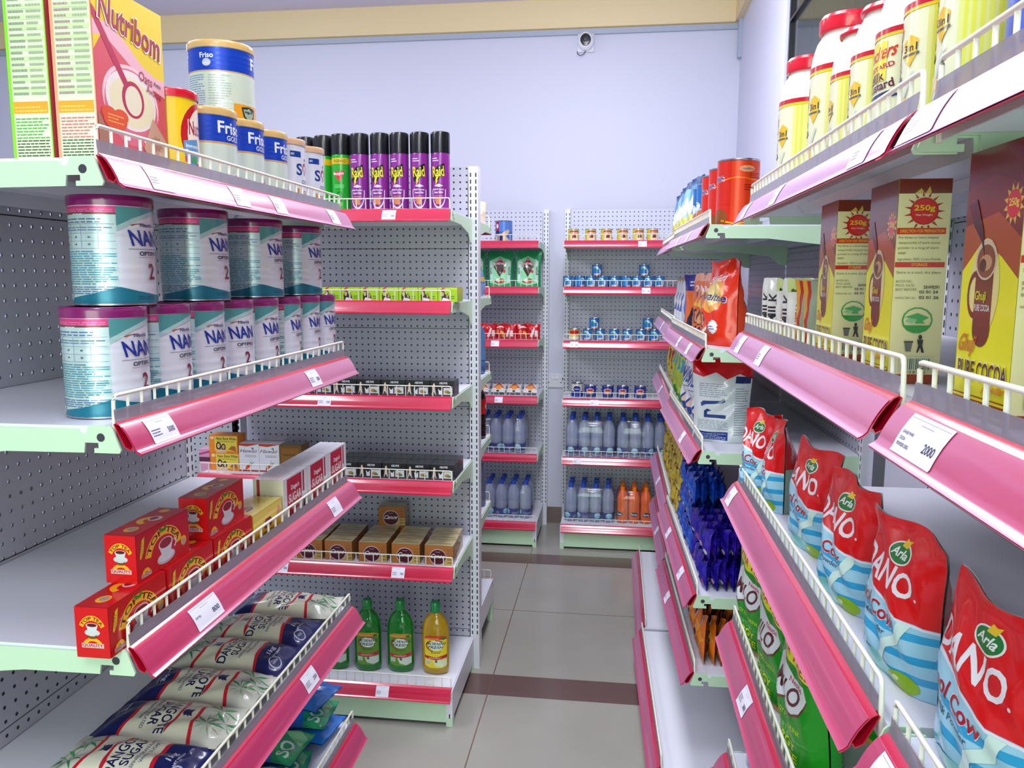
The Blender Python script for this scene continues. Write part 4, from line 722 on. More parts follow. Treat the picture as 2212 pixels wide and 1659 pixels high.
pack(3, 3, .031, .205, '#f46408', 'gloss', '#ff8414', ('#e86a14', [('e', .5, .5, .12, .3, '#2a2a5a'), ('t', 'Fanta', .41, .35, .59, .65, '#f0ece0'), ('r', .2, .1, .3, .6, '#e8b08a')]), (.16, .36), 'orange soft drink pack on the bottom shelf right of the water', (.128, 4.40, .1355), .0655, .063)
t1 = tin('custard_tin', .0305, .071, '#d8c48a', [('r', 0, 0, 1, 1, '#d9c690'), ('r', .15, 0, .40, 1, '#d9c83a'), ('r', .40, .70, .66, .92, '#b3321c'), ('l', .42, .74, .64, .88, 1, '#efe0cc'), ('e', .53, .38, .06, .17, '#8c2f1c'), ('e', .57, .2, .09, .1, '#e6dcc6'), ('l', .42, .55, .62, .66, 2, '#7a6a5a')], None, seg=24, lidh=.004)
for i, x in enumerate((-.236, -.142, -.056, .032, .117, .194)): dup(t1, (x, 4.46, 1.7005), .05*(i % 3), 'small cream tin with a red label on the top shelf, %s from the left' % NTH[i], 'small cream tins on the top shelf')
t2 = tin('evaporated_milk_tin', .0285, .062, '#2c76b8', [('r', 0, 0, 1, 1, '#2a74b8'), ('r', 0, 0, 1, .12, '#274a94'), ('r', .66, 0, .98, 1, '#a9bcc8'), ('a', .50, .40, .12, .30, .72, 90, -110, '#e2eaf4'), ('a', .50, .28, .11, .24, .7, 60, -150, '#e2eaf4'), ('e', .46, .75, .08, .16, '#bcd2e8'), ('p', [(.38, .75), (.44, .55), (.5, .6), (.44, .8)], '#2e9a5c'), ('r', .38, .02, .62, .14, '#d3a68c')], None, seg=22, lidh=.004)
for i, x in enumerate((-.262, -.199, -.135, -.072, -.006, .055, .117, .178, .238)):
    dup(t2, (x, 4.46, 1.4535), .9 if i in (1, 5) else .1*(i % 3-1), 'blue milk tin in the second shelf front row, %s from left' % NTH[i], 'blue milk tins on the second shelf')
for i, x in enumerate((-.235, -.170, -.03, .03, .088, .15)): dup(t2, (x, 4.525, 1.4535), 2.6, 'blue and silver milk tin in the second shelf rear row, %s from left' % NTH[i], 'blue milk tins on the second shelf')
for i, x in enumerate((-.104, .154)): dup(t2, (x, 4.462, 1.516), .1, ['blue milk tin stacked on the second shelf row, left one', 'blue milk tin stacked on the second shelf row, right one'][i], 'blue milk tins on the second shelf')
for i, x in enumerate((-.149, -.080, -.003, .071, .145, .218)): dup(t2, (x, 4.46, 1.1605), .1*(i % 3-1), 'blue milk tin in the row of the third shelf, %s from the left' % NTH[i], 'blue milk tins on the third shelf')
for i, x in enumerate((-.114, .181)): dup(t2, (x, 4.46, 1.223), .1, ['blue milk tin stacked on the third shelf row, left one', 'blue milk tin stacked on the third shelf row, right one'][i], 'blue milk tins on the third shelf')
t3 = tin('evaporated_milk_tin', .0295, .062, '#e0cc6a', [('r', 0, 0, 1, 1, '#dcc866'), ('p', [(.35, .5), (.66, .6), (.66, .95), (.35, .95)], '#c3241c'), ('r', .3, 0, .7, .3, '#e6dfc8')], None, seg=22, lidh=.004); dup(t3, (-.225, 4.46, 1.1605), 0, 'yellow and red tin at the left end of the third shelf')
t4 = tin('milk_powder_tin', .033, .078, '#1c3a9c', [('r', 0, 0, 1, 1, '#dcd9c6'), ('r', 0, 0, 1, .42, '#1c3a9c'), ('e', .5, .62, .10, .24, '#1c2f86'), ('l', .42, .56, .58, .68, 1, '#e4e6f0')], None, seg=22, lidh=.004); dup(t4, (-.205, 4.46, .8405), 0, 'cream and navy tin, tallest on the fourth shelf')
t5 = tin('milk_powder_tin', .0325, .064, '#1d3fa8', [('r', 0, 0, 1, 1, '#1d3fa8'), ('e', .5, .42, .10, .40, '#d8b8a4'), ('e', .5, .62, .12, .24, '#e0a494'), ('e', .5, .66, .07, .1, '#b52a2c'), ('r', .42, 0, .58, .3, '#3a3f6a')], None, seg=22, lidh=.004)
for i, x in enumerate((-.131, -.033, .05, .147)): dup(t5, (x, 4.46, .8405), 0, 'navy tin with a pink oval on the fourth shelf, %s from the left' % NTH[i], 'navy tins on the fourth shelf')
# ------------------------------------------------------------------ RIGHT RACK, custard jars on the top shelf
RZ = -PI/2
def jar(r, h, lid):
    root = empty('custard_jar', None, 'jar'); m = MB(); hb = h*.72
    m.lathe([(r*.93, 0), (r, .004), (r, hb), (r*.97, hb+.010), (r*.86, hb+.028), (r*.72, hb+.038), (r*.72, hb+.046)], ('#e3e4da', 'gloss'), 36)
    st = [('r', .62+.025*i, .0, .632+.025*i, .94, '#dde04c') for i in range(12)]
    A = [('r', 0, 0, 1, 1, '#e4e6c0'), ('r', .60, 0, .95, 1, '#e0e38a')]+st+[('r', 0, .93, 1, .955, '#e8c81e'), ('r', 0, .955, 1, 1, '#c4122c'), ('r', .2, .56, .42, .9, '#e6d93c'),
        ('t', 'Checkers', .24, .74, .47, .86, '#c83a1c', 8, True, .15), ('t', 'CUSTARD', .27, .655, .46, .70, '#b0142c', 8), ('t', 'Milk', .31, .56, .41, .64, '#5c1a34', 8), ('t', 'Custard', .28, .48, .46, .56, '#5c1a34', 8), ('p', [(.28, .37), (.48, .41), (.46, .47), (.28, .43)], '#26346c'),
        ('p', [(.49, .70), (.53, .75), (.57, .70), (.56, .58), (.53, .50), (.50, .58)], '#e5b818'), ('t', '3in1', .495, .62, .565, .68, '#2a2418'), ('r', .485, .585, .575, .605, '#5c5a50'), ('e', .45, .15, .12, .14, '#cfd6c6'), ('e', .45, .2, .10, .08, '#eef0dc'), ('e', .43, .2, .05, .07, '#efa21c'), ('e', .49, .22, .04, .06, '#f2b62c'), ('p', [(.46, .12), (.48, .12), (.56, .46), (.545, .46)], '#c9d2cc')]
    art(m, A, cylmap(lambda z: r, hb-.012, .006), 44, 0, 'gloss', off=.0003, step=.00004); m.build('jar_body', root, smooth=50)
    m = MB(); a = r*.80; z0 = hb+.042; m.lathe([(a, z0), (a+.001, z0+.002), (a+.001, h-.006), (a-.002, h-.001), (a-.006, h)], ('#d8122f', 'gloss'), 36); m.build('lid', root); return root
j1 = jar(.042, .185, 0); j2 = jar(.048, .238, 0)
jl = [(1.490, j2, 'farthest custard jar, at the wall end of the top right shelf'), (1.262, j2, 'tall custard jar with a broad red lid, second from the wall end'), (1.142, j1, 'shorter custard jar third from the wall end'), (1.050, j1, 'shorter custard jar fourth from the wall end'),
      (.955, j1, 'custard jar turned so its brown lettering shows'), (.865, j1, 'custard jar next to nearest, with its yellow badge to the aisle'), (.775, j1, 'nearest custard jar, cropped by the top edge')]
for i, (y, j, l) in enumerate(jl): dup(j, (.327 if j is j2 else .321, y, 1.6455), RZ+[.2, .15, -.2, .1, 1.0, .1, -.1][i], l, 'custard jars')
bt = tin('milk_tin', .065, .20, '#dfe0a8', [('r', 0, 0, 1, 1, '#dfe09c'), ('p', [(.30, .12), (.30, .38), (.38, .52), (.5, .60), (.62, .60), (.74, .55), (.74, .12)], '#0d3fb8'), ('r', 0, .08, 1, .13, '#e0cf1c'), ('r', 0, .04, 1, .08, '#d0301c'), ('r', 0, 0, 1, .04, '#e0c81c'), ('e', .62, .82, .07, .12, '#e8301c'), ('t', 'better', .57, .80, .67, .88, '#f0a02c'), ('t', '& delicious', .42, .70, .56, .76, '#5d8a86'), ('s', .52, .40, .025, .06, 5, .4, '#e2707c')], None, lidh=.008)
dup(bt, (.345, .640, 1.6455), RZ+.2, 'large cream and blue tin near the right frame edge')
# level 2: cocoa cartons and milk sachets
cocF = [('r', 0, 0, 1, 1, '#f0ea04'), ('p', [(0, .55), (0, 1), (1, 1), (1, .52), (.7, .60), (.35, .66)], '#b0501c'), ('p', [(0, .72), (0, 1), (1, 1), (1, .66), (.6, .76)], '#7a2a1c'), ('p', [(0, .86), (0, 1), (1, 1), (1, .84), (.5, .90)], '#6a1c20'), ('s', .84, .78, .17, .075, 12, .62, '#e6b83c'), ('e', .84, .78, .11, .05, '#d4202c'), ('t', '250g', .76, .765, .92, .80, '#f0dc3c'),
    ('e', .44, .49, .27, .18, '#e9d98c'), ('r', .28, .33, .60, .58, '#7a2c14'), ('e', .44, .335, .16, .07, '#7a2c14'), ('a', .28, .46, .14, .09, .74, 90, 270, '#7a2c14'), ('e', .45, .59, .19, .075, '#d9c2a4'), ('e', .45, .585, .165, .062, '#8a4a24'), ('e', .45, .58, .11, .03, '#c9966a'), ('e', .40, .57, .06, .025, '#5c2814'), ('p', [(.06, .80), (.2, .82), (.36, .70), (.42, .60), (.34, .66), (.18, .72)], '#4a1a2c'),
    ('t', 'Ghuji', .30, .43, .50, .475, '#d8cc2c'), ('t', 'PURE COCOA', .30, .40, .58, .425, '#e6dcd8'), ('t', 'Ghuji', .05, .22, .36, .31, '#d87a1c', 0, True, .3), ('t', 'PURE COCOA', .065, .135, .975, .215, '#efe6dc'), ('t', 'PURE COCOA', .07, .14, .965, .21, '#5a2416'), ('t', 'powder', .58, .095, .94, .14, '#e08a1c', 0, True, .2),
    ('r', 0, 0, 1, .08, '#8a3c14'), ('r', 0, .065, 1, .075, '#e0d01c'), ('r', 0, .015, 1, .022, '#e0d01c'), ('t', 'A Product of', .45, .045, .75, .06, '#e9dfc8'), ('t', 'SNACKS', .4, .024, .8, .042, '#e8c81c')]
cocL = [('r', 0, 0, 1, 1, '#f0e8ac'), ('r', 0, .93, 1, 1, '#7a2a14'), ('r', 0, 0, 1, .045, '#a83c0c'), ('p', [(.3, .93), (.42, .955), (.5, .93), (.58, .965), (.62, .93)], '#d8c04c')] + [('p', [(.5+.26*math.cos(a-.09), .845+.072*math.sin(a-.09)), (.5+.40*math.cos(a), .845+.10*math.sin(a)), (.5+.26*math.cos(a+.09), .845+.072*math.sin(a+.09))], '#b0301c') for a in [k*.42 for k in range(15)]] + [('e', .5, .845, .27, .066, '#c2140f'), ('e', .5, .845, .24, .058, '#dc201c'),
    ('t', '250g', .30, .84, .70, .875, '#f0d81c'), ('t', 'Net Weight', .34, .82, .66, .832, '#f3cfae'), ('r', 0, .735, .93, .765, '#d4281c'), ('t', 'DIRECTION FOR PREPARATION', .06, .742, .90, .758, '#f0b81c'), ('t', 'Put three or more heaped', .04, .71, .80, .725, '#7c764c', 0, False), ('t', 'teaspoonful of pure cocoa', .04, .685, .84, .70, '#7c764c', 0, False), ('t', 'powder in a mug of warm', .04, .66, .82, .675, '#7c764c', 0, False), ('t', 'water', .04, .638, .2, .65, '#7c764c', 0, False), ('t', 'Ingredient: 100% Cocoa Powder', .04, .605, .88, .62, '#7c764c', 0, False),
    ('r', 0, .575, .95, .60, '#d4281c'), ('t', 'STORAGE', .32, .58, .62, .595, '#f0b81c'), ('t', 'Store in a cool, dry place.', .04, .54, .90, .556, '#7c764c', 0, False), ('t', 'BATCH NO.:', .04, .50, .36, .512, '#8a8458', 0, False), ('t', 'PROD. DATE:', .04, .48, .40, .492, '#8a8458', 0, False), ('t', 'BEST BEFORE:', .04, .46, .46, .472, '#8a8458', 0, False), ('t', '26W0291', .58, .47, .88, .486, '#3a3630'), ('t', '02 01 24', .5, .447, .86, .462, '#3a3630'), ('t', '02 01 26', .5, .42, .88, .435, '#3a3630'), ('t', 'NAFDAC REG. NO.', .04, .42, .44, .43, '#8a8458', 0, False),
    ('a', .50, .315, .30, .065, .90, 0, 359, '#2a9a3c'), ('p', [(.24, .29), (.32, .265), (.5, .255), (.68, .265), (.76, .29)], '#2a9a3c'), ('p', [(.26, .33), (.5, .35), (.72, .33), (.6, .31), (.66, .30), (.45, .30), (.5, .32)], '#3fa84f'), ('p', [(.26, .31), (.4, .30), (.5, .32), (.36, .325)], '#8fc98f'), ('p', [(.28, .205), (.44, .205), (.41, .16), (.31, .16)], '#6f7266'), ('r', .27, .205, .45, .212, '#3c3e38'), ('e', .58, .232, .035, .012, '#2c2a24'), ('p', [(.52, .22), (.64, .22), (.63, .19), (.67, .155), (.62, .155), (.59, .18), (.55, .155), (.52, .155), (.55, .19)], '#2c2a24'),
    ('r', .2, .065, .86, .135, '#d3dcb4')] + [('r', .24+.04*k, .07, .24+.04*k+[.012, .024, .018][k % 3], .125, '#54645a') for k in range(14)] + [('t', '10 9 8 2 1 5', .3, .05, .72, .062, '#5a6a5c')]
coc = carton('cocoa_box', .088, .050, .206, '#d9cf5a', {'F': cocF, 'R': cocL, 'L': cocL}, None, 'box', kind='gloss')
for (x, y, r, l) in ((.3055, 1.122, -.02, 'yellow and brown cocoa box, farther of the pair beside the milk sachets'), (.3055, .903, 0, 'yellow and brown cocoa box whose printed side panel faces the camera fully'), (.3060, .651, .02, 'yellow and brown cocoa box at the right frame edge, mug picture showing')): dup(coc, (x, y, 1.4005), RZ+r, l, 'cocoa boxes')
ms = [bag('milk_sachet', .085, .105, .026, '#dcdfd6', A, seed=80+i, kind='stand', nx=10, ny=12, cut=(8, 8), cr=1.3, seal=.04) for i, A in enumerate([
    [('r', 0, 0, 1, 1, '#dde0d6'), ('p', [(0, .2), (.4, .1), (1, .3), (1, 0), (0, 0)], '#d8dc5a'), ('t', 'MILK', .1, .12, .3, .9, '#1c1c24', 90, True, 0, 1.2), ('p', [(.5, .45), (.6, .9), (.72, .88), (.62, .42)], '#c8243c'), ('e', .75, .3, .14, .12, '#e8c01c')],
    [('r', 0, 0, 1, 1, '#e1e3da'), ('p', [(0, .8), (.5, 1), (1, .85), (1, 1), (0, 1)], '#c9dc8a'), ('t', 'CUSTARD', .3, .1, .5, .85, '#c8581c', 90, True, 0, 1.2), ('e', .75, .35, .12, .14, '#e9c21c'), ('p', [(.6, .5), (.7, .8), (.8, .78), (.74, .48)], '#b8203a')],
    [('r', 0, 0, 1, 1, '#98a88c'), ('r', 0, 0, .12, 1, '#d8a01c'), ('r', .12, 0, .2, 1, '#b82c1c'), ('r', .85, 0, 1, 1, '#c2401c')]])]
for i, y in enumerate((1.565, 1.500, 1.440, 1.382, 1.328, 1.276, 1.226)):
    k = (0, 0, 1, 0, 1, 2, 2)[i]; dup(ms[k], (.310, y, 1.4005), RZ+.75+.12*math.sin(i*2), 'upright milk sachet above the red milk bags, %s from the far end' % NTH[i], 'upright sachets')
# level 3: red milk bags
strp = [('p', [(0, y), (.25, y+.03), (.6, y-.01), (1, y+.035), (1, y+.085), (.6, y+.04), (.25, y+.08), (0, y+.05)], '#2aa4d8') for y in (.06, .19, .33)]
danF = [('r', 0, 0, 1, 1, '#9fd4ea')]+strp+[('p', [(0, .56), (.12, .60), (.35, .545), (.55, .50), (.75, .455), (1, .46), (1, 1), (0, 1)], '#e00a0a'), ('p', [(0, .54), (.12, .58), (.35, .525), (.55, .48), (.75, .435), (1, .44), (1, .455), (.75, .452), (.55, .497), (.35, .542), (.12, .598), (0, .558)], '#e6eaf4'),
    ('e', .53, .81, .145, .07, '#e8f2ea', 26), ('e', .53, .81, .13, .06, '#0c7a2c', 26), ('t', 'Arla', .43, .785, .63, .84, '#eef3ee', 0, True, .1), ('p', [(.50, .85), (.52, .90), (.56, .89), (.6, .9), (.58, .85)], '#ecc81c'),
    ('t', 'DANO', .05, .585, .80, .745, '#f1f1f6', -4, True, 0, 1.3), ('e', .84, .60, .014, .01, '#f1d6d6'), ('t', 'Cool', .03, .40, .34, .50, '#a8142c', -7, True, 0, 1.3), ('t', 'Cow', .38, .355, .72, .46, '#f0e8f0', -7, True, 0, 1.3), ('t', 'Cow', .385, .36, .715, .455, '#b0142c', -7, True, 0, 1.3), ('t', 'Milk Powder', .22, .295, .62, .335, '#17507c', -6, False, 0, 1.3),
    ('p', [(.78, .44), (.86, .44), (.80, .30), (.66, .22), (.6, .1), (.52, .1), (.58, .24), (.72, .33)], '#d3f0e6'), ('e', .5, .06, .30, .06, '#7fd6cc'), ('e', .80, .05, .13, .06, '#8fb81c'), ('e', .76, .065, .03, .015, '#d9ec9c')]
danB = [('r', 0, 0, 1, 1, '#8fa89c'), ('r', 0, .5, 1, 1, '#d00c10'), ('l', .05, .08, .95, .45, 12, '#33443c')]
dn = [bag('milk_powder_bag', .158, .158, .058, '#cfd9de', danF, danB, seed=91+i*4, cr=1.6, seal=.06, lean=-.002) for i in range(3)]
for i, (x, y, p) in enumerate([(.290, 1.555, 24), (.303, 1.455, -4), (.313, 1.235, 9), (.311, 1.036, 6), (.312, .845, 5), (.312, .645, 4)]):
    q_ = dup(dn[i % 3], (x, y, 1.0965), RZ+math.radians(p), 'red topped milk powder bag, %s from the far end of its row' % NTH[i], 'red and light blue milk powder bags'); q_.scale.x = .74 if i < 2 else 1
# level 4: green drink powder bags
milF = [('r', 0, 0, 1, 1, '#0d8f14'), ('p', [(.62, 0), (1, .1), (1, .9), (.7, .5)], '#139a18'), ('p', [(.02, .86), (.5, .84), (.98, .80), (.98, .70), (.9, .72), (.6, .74), (.45, .735), (.02, .78)], '#e4e81c'), ('t', 'XTRA', .08, .775, .44, .845, '#b8341c', -3, True, 0, 1.1), ('t', 'FREE', .52, .745, .90, .815, '#b8341c', -4, True, 0, 1.1),
    ('p', [(.14, .66), (.26, .72), (.42, .70), (.62, .66), (.82, .68), (.88, .6), (.80, .46), (.66, .40), (.4, .42), (.28, .38), (.2, .46), (.12, .54)], '#6a3a1c'), ('p', [(.15, .68), (.26, .74), (.42, .71), (.62, .67), (.82, .69), (.87, .61), (.79, .48), (.66, .42), (.4, .44), (.28, .40), (.21, .47), (.13, .55)], '#dfe9ec'), ('t', 'MILO', .19, .47, .76, .62, '#5a0f18', 0, True, .15), ('t', 'Nestlé', .55, .625, .80, .665, '#c03a5c'),
    ('t', 'ENERGY FOOD DRINK', .2, .31, .8, .345, '#c9e81c', 0, False), ('t', 'SUPPORTS', .2, .225, .56, .265, '#7ae06a', 0, False), ('t', 'ENERGY', .2, .155, .72, .215, '#d8ee1c'), ('t', 'RELEASE', .2, .08, .74, .14, '#d8ee1c'), ('p', [(.6, .0), (.7, .05), (.9, .06), (1, 0)], '#c99a4c')]
milB = [('r', 0, 0, 1, 1, '#1fb82c'), ('l', .1, .1, .9, .45, 8, '#123a14'), ('t', 'MILO', .2, .5, .8, .6, '#123a14')]
ml = [bag('drink_powder_bag', .185, .205, .072, '#0d8a14', milF, milB, seed=113+i*3, cr=1.4, seal=.07, lean=-.026) for i in range(2)]
for i, (x, y, l) in enumerate([(.298, 1.505, 'green chocolate drink bag farthest along, beside the purple sachets'), (.300, 1.325, 'green chocolate drink bag in the middle of the three in front'), (.300, 1.140, 'green chocolate drink bag nearest the camera'), (.405, 1.27, 'green chocolate drink bag standing in the second row behind the others')]): dup(ml[i % 2], (x, y, .8005), RZ+math.radians((10, 4, 3, 8)[i]), l, 'green chocolate drink bags')
lb = [bag('laundry_powder_bag', .09, .155, .03, '#a9bcd6', [('r', 0, 0, 1, 1, '#b4c4dc'), ('p', [(.1, .5), (.5, .9), (.9, .55), (.6, .6)], '#5c86c4'), ('p', [(.2, .1), (.4, .42), (.8, .5), (.6, .28), (.7, .08)], '#c01c2c'), ('p', [(.28, .14), (.42, .34), (.6, .38), (.5, .22)], '#e6e6ee'), ('l', .1, .85, .9, .95, 2, '#1c2434')], seed=131+i, kind='stand', nx=10, ny=12, cut=(8, 10), cr=1.6) for i in range(2)]
for i, y in enumerate((1.555, 1.505, 1.455)): dup(lb[i % 2], (.318, y, .5055), RZ+.75+.1*i, 'white, blue and red sachet bag on the lowest shelf shown, %s from the far end' % NTH[i], 'blue and white bags on the lowest right shelf')
# ------------------------------------------------------------------ FARTHER RIGHT RACKS
ov = tin('malt_drink_tin', .055, .178, '#d0200c', [('r', 0, 0, 1, 1, '#d3220c'), ('r', .66, 0, 1, 1, '#dc3c0c'), ('t', 'Ovaltine', .34, .68, .60, .82, '#eef0f6', 6), ('t', 'Ovaltine', .345, .685, .595, .815, '#1c2a74', 6), ('e', .78, .88, .06, .05, '#e8a05c'), ('t', 'Ovaltine', .73, .86, .83, .90, '#3c5ca4'), ('p', [(.58, .72), (.7, .76), (.95, .70), (.95, .68), (.7, .74), (.58, .70)], '#e8861c'), ('l', .80, .74, .93, .83, 3, '#8a1408'), ('l', .76, .55, .93, .66, 3, '#8a1408'), ('l', .72, .12, .93, .24, 4, '#8a1408'), ('p', [(.58, .1), (.7, .04), (.95, .1), (.95, .08), (.7, .02), (.58, .07)], '#e8b01c'), ('e', .55, .14, .09, .13, '#8a4a14'), ('r', 0, 0, 1, .02, '#e8b01c')], None, ribs=((.11, .135), (.05, .065)), lidh=.006)
for i, y in enumerate((2.262, 2.437, 2.60)): dup(ov, (.323-.003*i, y, 1.6425), RZ+.1, 'red malt drink tin on the top shelf, %s from the near end' % NTH[i], 'red malt drink tins')
bl = tin('milk_powder_tin', .048, .168, '#1c6cb0', [('r', 0, .55, 1, 1, '#1c6cb4'), ('r', 0, 0, 1, .55, '#b8c4d4'), ('e', .62, .3, .14, .22, '#b8743c'), ('e', .5, .6, .1, .1, '#dfe8f0')], None, ribs=((.10, .12),), lidh=.006)
for i, y in enumerate((2.735, 2.865)): dup(bl, (.308, y, 1.6425), RZ, ['blue and silver tin next to the red tins on the top shelf', 'blue and silver tin next to the pointed blue bags'][i], 'blue and silver tins')
pb = [bag('milk_powder_bag', .13, .225, .06, '#1c4f9c', [('r', 0, 0, 1, 1, ['#2a7ac4', '#7ab0cc'][i]), ('p', [(0, 0), (1, 0), (1, .35), (0, .5)], '#c9c25a'), ('p', [(.1, .5), (.5, .75), (.9, .55), (.5, .4)], '#dfe8ee'), ('r', 0, .88, 1, 1, '#123a6c'), ('p', [(.75, .1), (1, .2), (1, .8), (.85, .6)], '#2c9a4c')], seed=141+i, nx=12, ny=16, cut=(8, 10), cr=1.8) for i in range(2)]
for i, y in enumerate((2.99, 3.14, 3.29, 3.45, 3.61)): dup(pb[i % 2], (.290-.010*(i > 0), y, 1.6425), RZ+.25, 'blue and green milk bag on the far top shelf, %s behind the tins' % NTH[i], 'blue and green milk bags on the far top shelf')
ovb = bag('malt_drink_bag', .155, .232, .095, '#dd2a06', [('r', 0, 0, 1, 1, '#de2c06'), ('e', .5, .58, .34, .2, '#e89a3c', 26), ('e', .5, .6, .24, .14, '#ead07c', 26), ('t', 'Ovaltine', .12, .52, .92, .63, '#eef0f6', -4, True, 0, 1.4), ('t', 'Ovaltine', .13, .525, .91, .625, '#14246c', -4, True, 0, 1.4), ('t', '25% Extra', .2, .74, .8, .82, '#f3e6e0', 5, True, .2), ('s', .66, .22, .14, .085, 12, .78, '#e9ecf2'), ('l', .56, .19, .76, .25, 2, '#2a4a8c'), ('e', .3, .12, .2, .1, '#8a3a24'), ('p', [(.1, .1), (.4, .3), (.46, .27), (.2, .06)], '#d8b49c')],
    [('r', 0, 0, 1, 1, '#e04008'), ('l', .15, .1, .9, .2, 4, '#9a1c04'), ('l', .2, .24, .7, .28, 2, '#9a1c04')], seed=151, cr=2.4, seal=.07)
dup(ovb, (.300, 2.262, 1.3235), RZ+.36, 'big glossy red orange malt drink bag, nearest on its shelf')
ob = [bag('malt_drink_bag', .13, .195, .05, '#d8611c', [('r', 0, 0, 1, 1, '#e0661c'), ('p', [(.2, .5), (.5, .9), (.8, .55), (.5, .45)], '#e4b83c'), ('t', 'Ovaltine', .15, .72, .85, .82, '#e8e4ee'), ('t', 'Vita', .25, .60, .75, .71, '#2a2a74', 0, True, .2), ('e', .35, .32, .16, .12, '#4a2414'), ('e', .36, .31, .1, .09, '#c98a5c'), ('p', [(.0, 0), (.5, .22), (1, .05), (1, 0)], '#2a2468'), ('e', .7, .25, .12, .1, '#8a4428'), ('p', [(0, .88), (1, .9), (1, 1), (0, 1)], '#e09a7c')], seed=161+i, nx=12, ny=14, cut=(8, 10), cr=2) for i in range(2)]
for i, y in enumerate((2.405, 2.505, 2.605)): dup(ob[i % 2], (.288, y, 1.3235), RZ+.35+.1*i, 'orange malt drink bag, %s behind the big glossy one' % NTH[i], 'orange malt drink bags')
o = bag('malt_drink_bag', .14, .195, .05, '#241a78', [('r', 0, .72, 1, 1, '#241a7c'), ('r', 0, 0, 1, .72, '#e0661c'), ('p', [(.1, .1), (.5, .55), (.7, .55), (.35, .05)], '#171436'), ('l', .2, .8, .8, .92, 2, '#c9cce6')], seed=171, nx=12, ny=14, cut=(8, 10), label='navy topped orange bag between the orange bags and the pale ones', cat='bag'); o.location = (.285, 2.74, 1.3235); o.rotation_euler.z = RZ+.75
pl = [bag('milk_powder_bag', .10, .185, .04, ['#c9cdd6', '#2c6cd0'][i], [('r', 0, 0, 1, 1, ['#cdd0d8', '#2c6cd0'][i]), ('p', [(.2, .3), (.45, .7), (.5, .65), (.4, .3)], '#4a5cb0'), ('p', [(0, .8), (.3, .95), (1, .85), (1, 1), (0, 1)], '#9a7c5c')], seed=181+i, nx=10, ny=12, cut=(8, 8), cr=2) for i in range(2)]
for i, (y, k) in enumerate(((2.875, 1), (3.10, 0), (3.22, 0), (3.35, 0))): dup(pl[k], (.272, y, 1.3235), RZ+.4, ['narrow bright blue bag at the end of the orange row', 'pale silver bag on the farther rack, first behind the fence end', 'pale silver bag on the farther rack, second', 'pale silver bag on the farther rack, farthest'][i], 'pale milk bags')
wf_ = [('r', 0, 0, 1, 1, '#d3d7de'), ('r', .08, .80, .92, .93, '#b8141c'), ('l', .15, .83, .85, .91, 1, '#e9e9ee'), ('t', 'MILK', .12, .48, .88, .70, '#23488c', 0, True, .1), ('l', .2, .42, .8, .46, 1, '#6a80a8'), ('e', .5, .22, .22, .12, '#1c3c8c'), ('p', [(.3, .2), (.5, .38), (.7, .2)], '#d9b4a0')]
wb_ = [('r', 0, 0, 1, 1, '#ced6d8'), ('p', [(0, .82), (.2, .78), (.4, .84), (.6, .76), (.8, .83), (1, .77), (1, 1), (0, 1)], '#c80c14'), ('l', .12, .55, .62, .72, 7, '#8a94a8'), ('p', [(.15, .47), (.2, .5), (.5, .51), (.58, .54), (.6, .5), (.55, .48), (.25, .46), (.17, .43)], '#233c7c'), ('p', [(.22, .30), (.22, .38), (.28, .41), (.36, .39), (.28, .37), (.28, .34), (.62, .34), (.62, .30)], '#233c7c'), ('l', .1, .16, .66, .28, 7, '#7f8a94'), ('r', .08, .03, .66, .13, '#16307c'), ('l', .1, .04, .63, .12, 4, '#9fb0d8'), ('r', .74, .72, .98, .80, '#1c2a64'), ('l', .76, .1, .96, .68, 20, '#8a949c')]
mb = bag('milk_powder_bag', .165, .232, .085, '#cfd6da', wf_, wb_, seed=191, cr=2, seal=.05)
for i, (x, y, r, l) in enumerate([(.303, 2.275, PI/2+.62-PI*.0, 'big white milk bag with its printed back to the camera'), (.292, 2.44, RZ+.3, 'big white milk bag second in the row, blue stripes showing'), (.286, 2.575, RZ+.32, 'big white milk bag third in the row'), (.281, 2.705, RZ+.35, 'big white milk bag fourth, next to the lime bags')]): dup(mb, (x, y, 1.0505), r if i else PI-.25, l, 'big white milk bags')
yb_ = [bag('snack_bag', .13, .20, .05, '#b8cc14', [('r', 0, 0, 1, 1, '#b9d01c'), ('r', 0, .84, 1, 1, '#2a78c4'), ('t', 'M', .2, .55, .7, .8, '#2aa0c4', 10, True, .1, 1.3), ('p', [(0, 0), (1, 0), (1, .25), (0, .12)], '#3c9a1c'), ('e', .5, .42, .12, .08, '#26405c')] if i < 2 else [('r', 0, 0, 1, 1, '#d8c41c'), ('r', .3, .3, .7, .7, '#a81c14'), ('l', .3, .1, .7, .25, 2, '#e6e6d8')], seed=201+i, nx=12, ny=14, cut=(8, 10), cr=2.6) for i in range(3)]
for i, (y, k) in enumerate(((2.84, 0), (2.97, 1), (3.10, 0), (3.23, 1), (3.37, 0), (3.52, 2), (3.66, 2))): dup(yb_[k], (.280, y, 1.0505), RZ+.45+.1*math.sin(i), 'lime and yellow snack bag, %s behind the white milk bags' % NTH[i], 'lime and yellow snack bags')
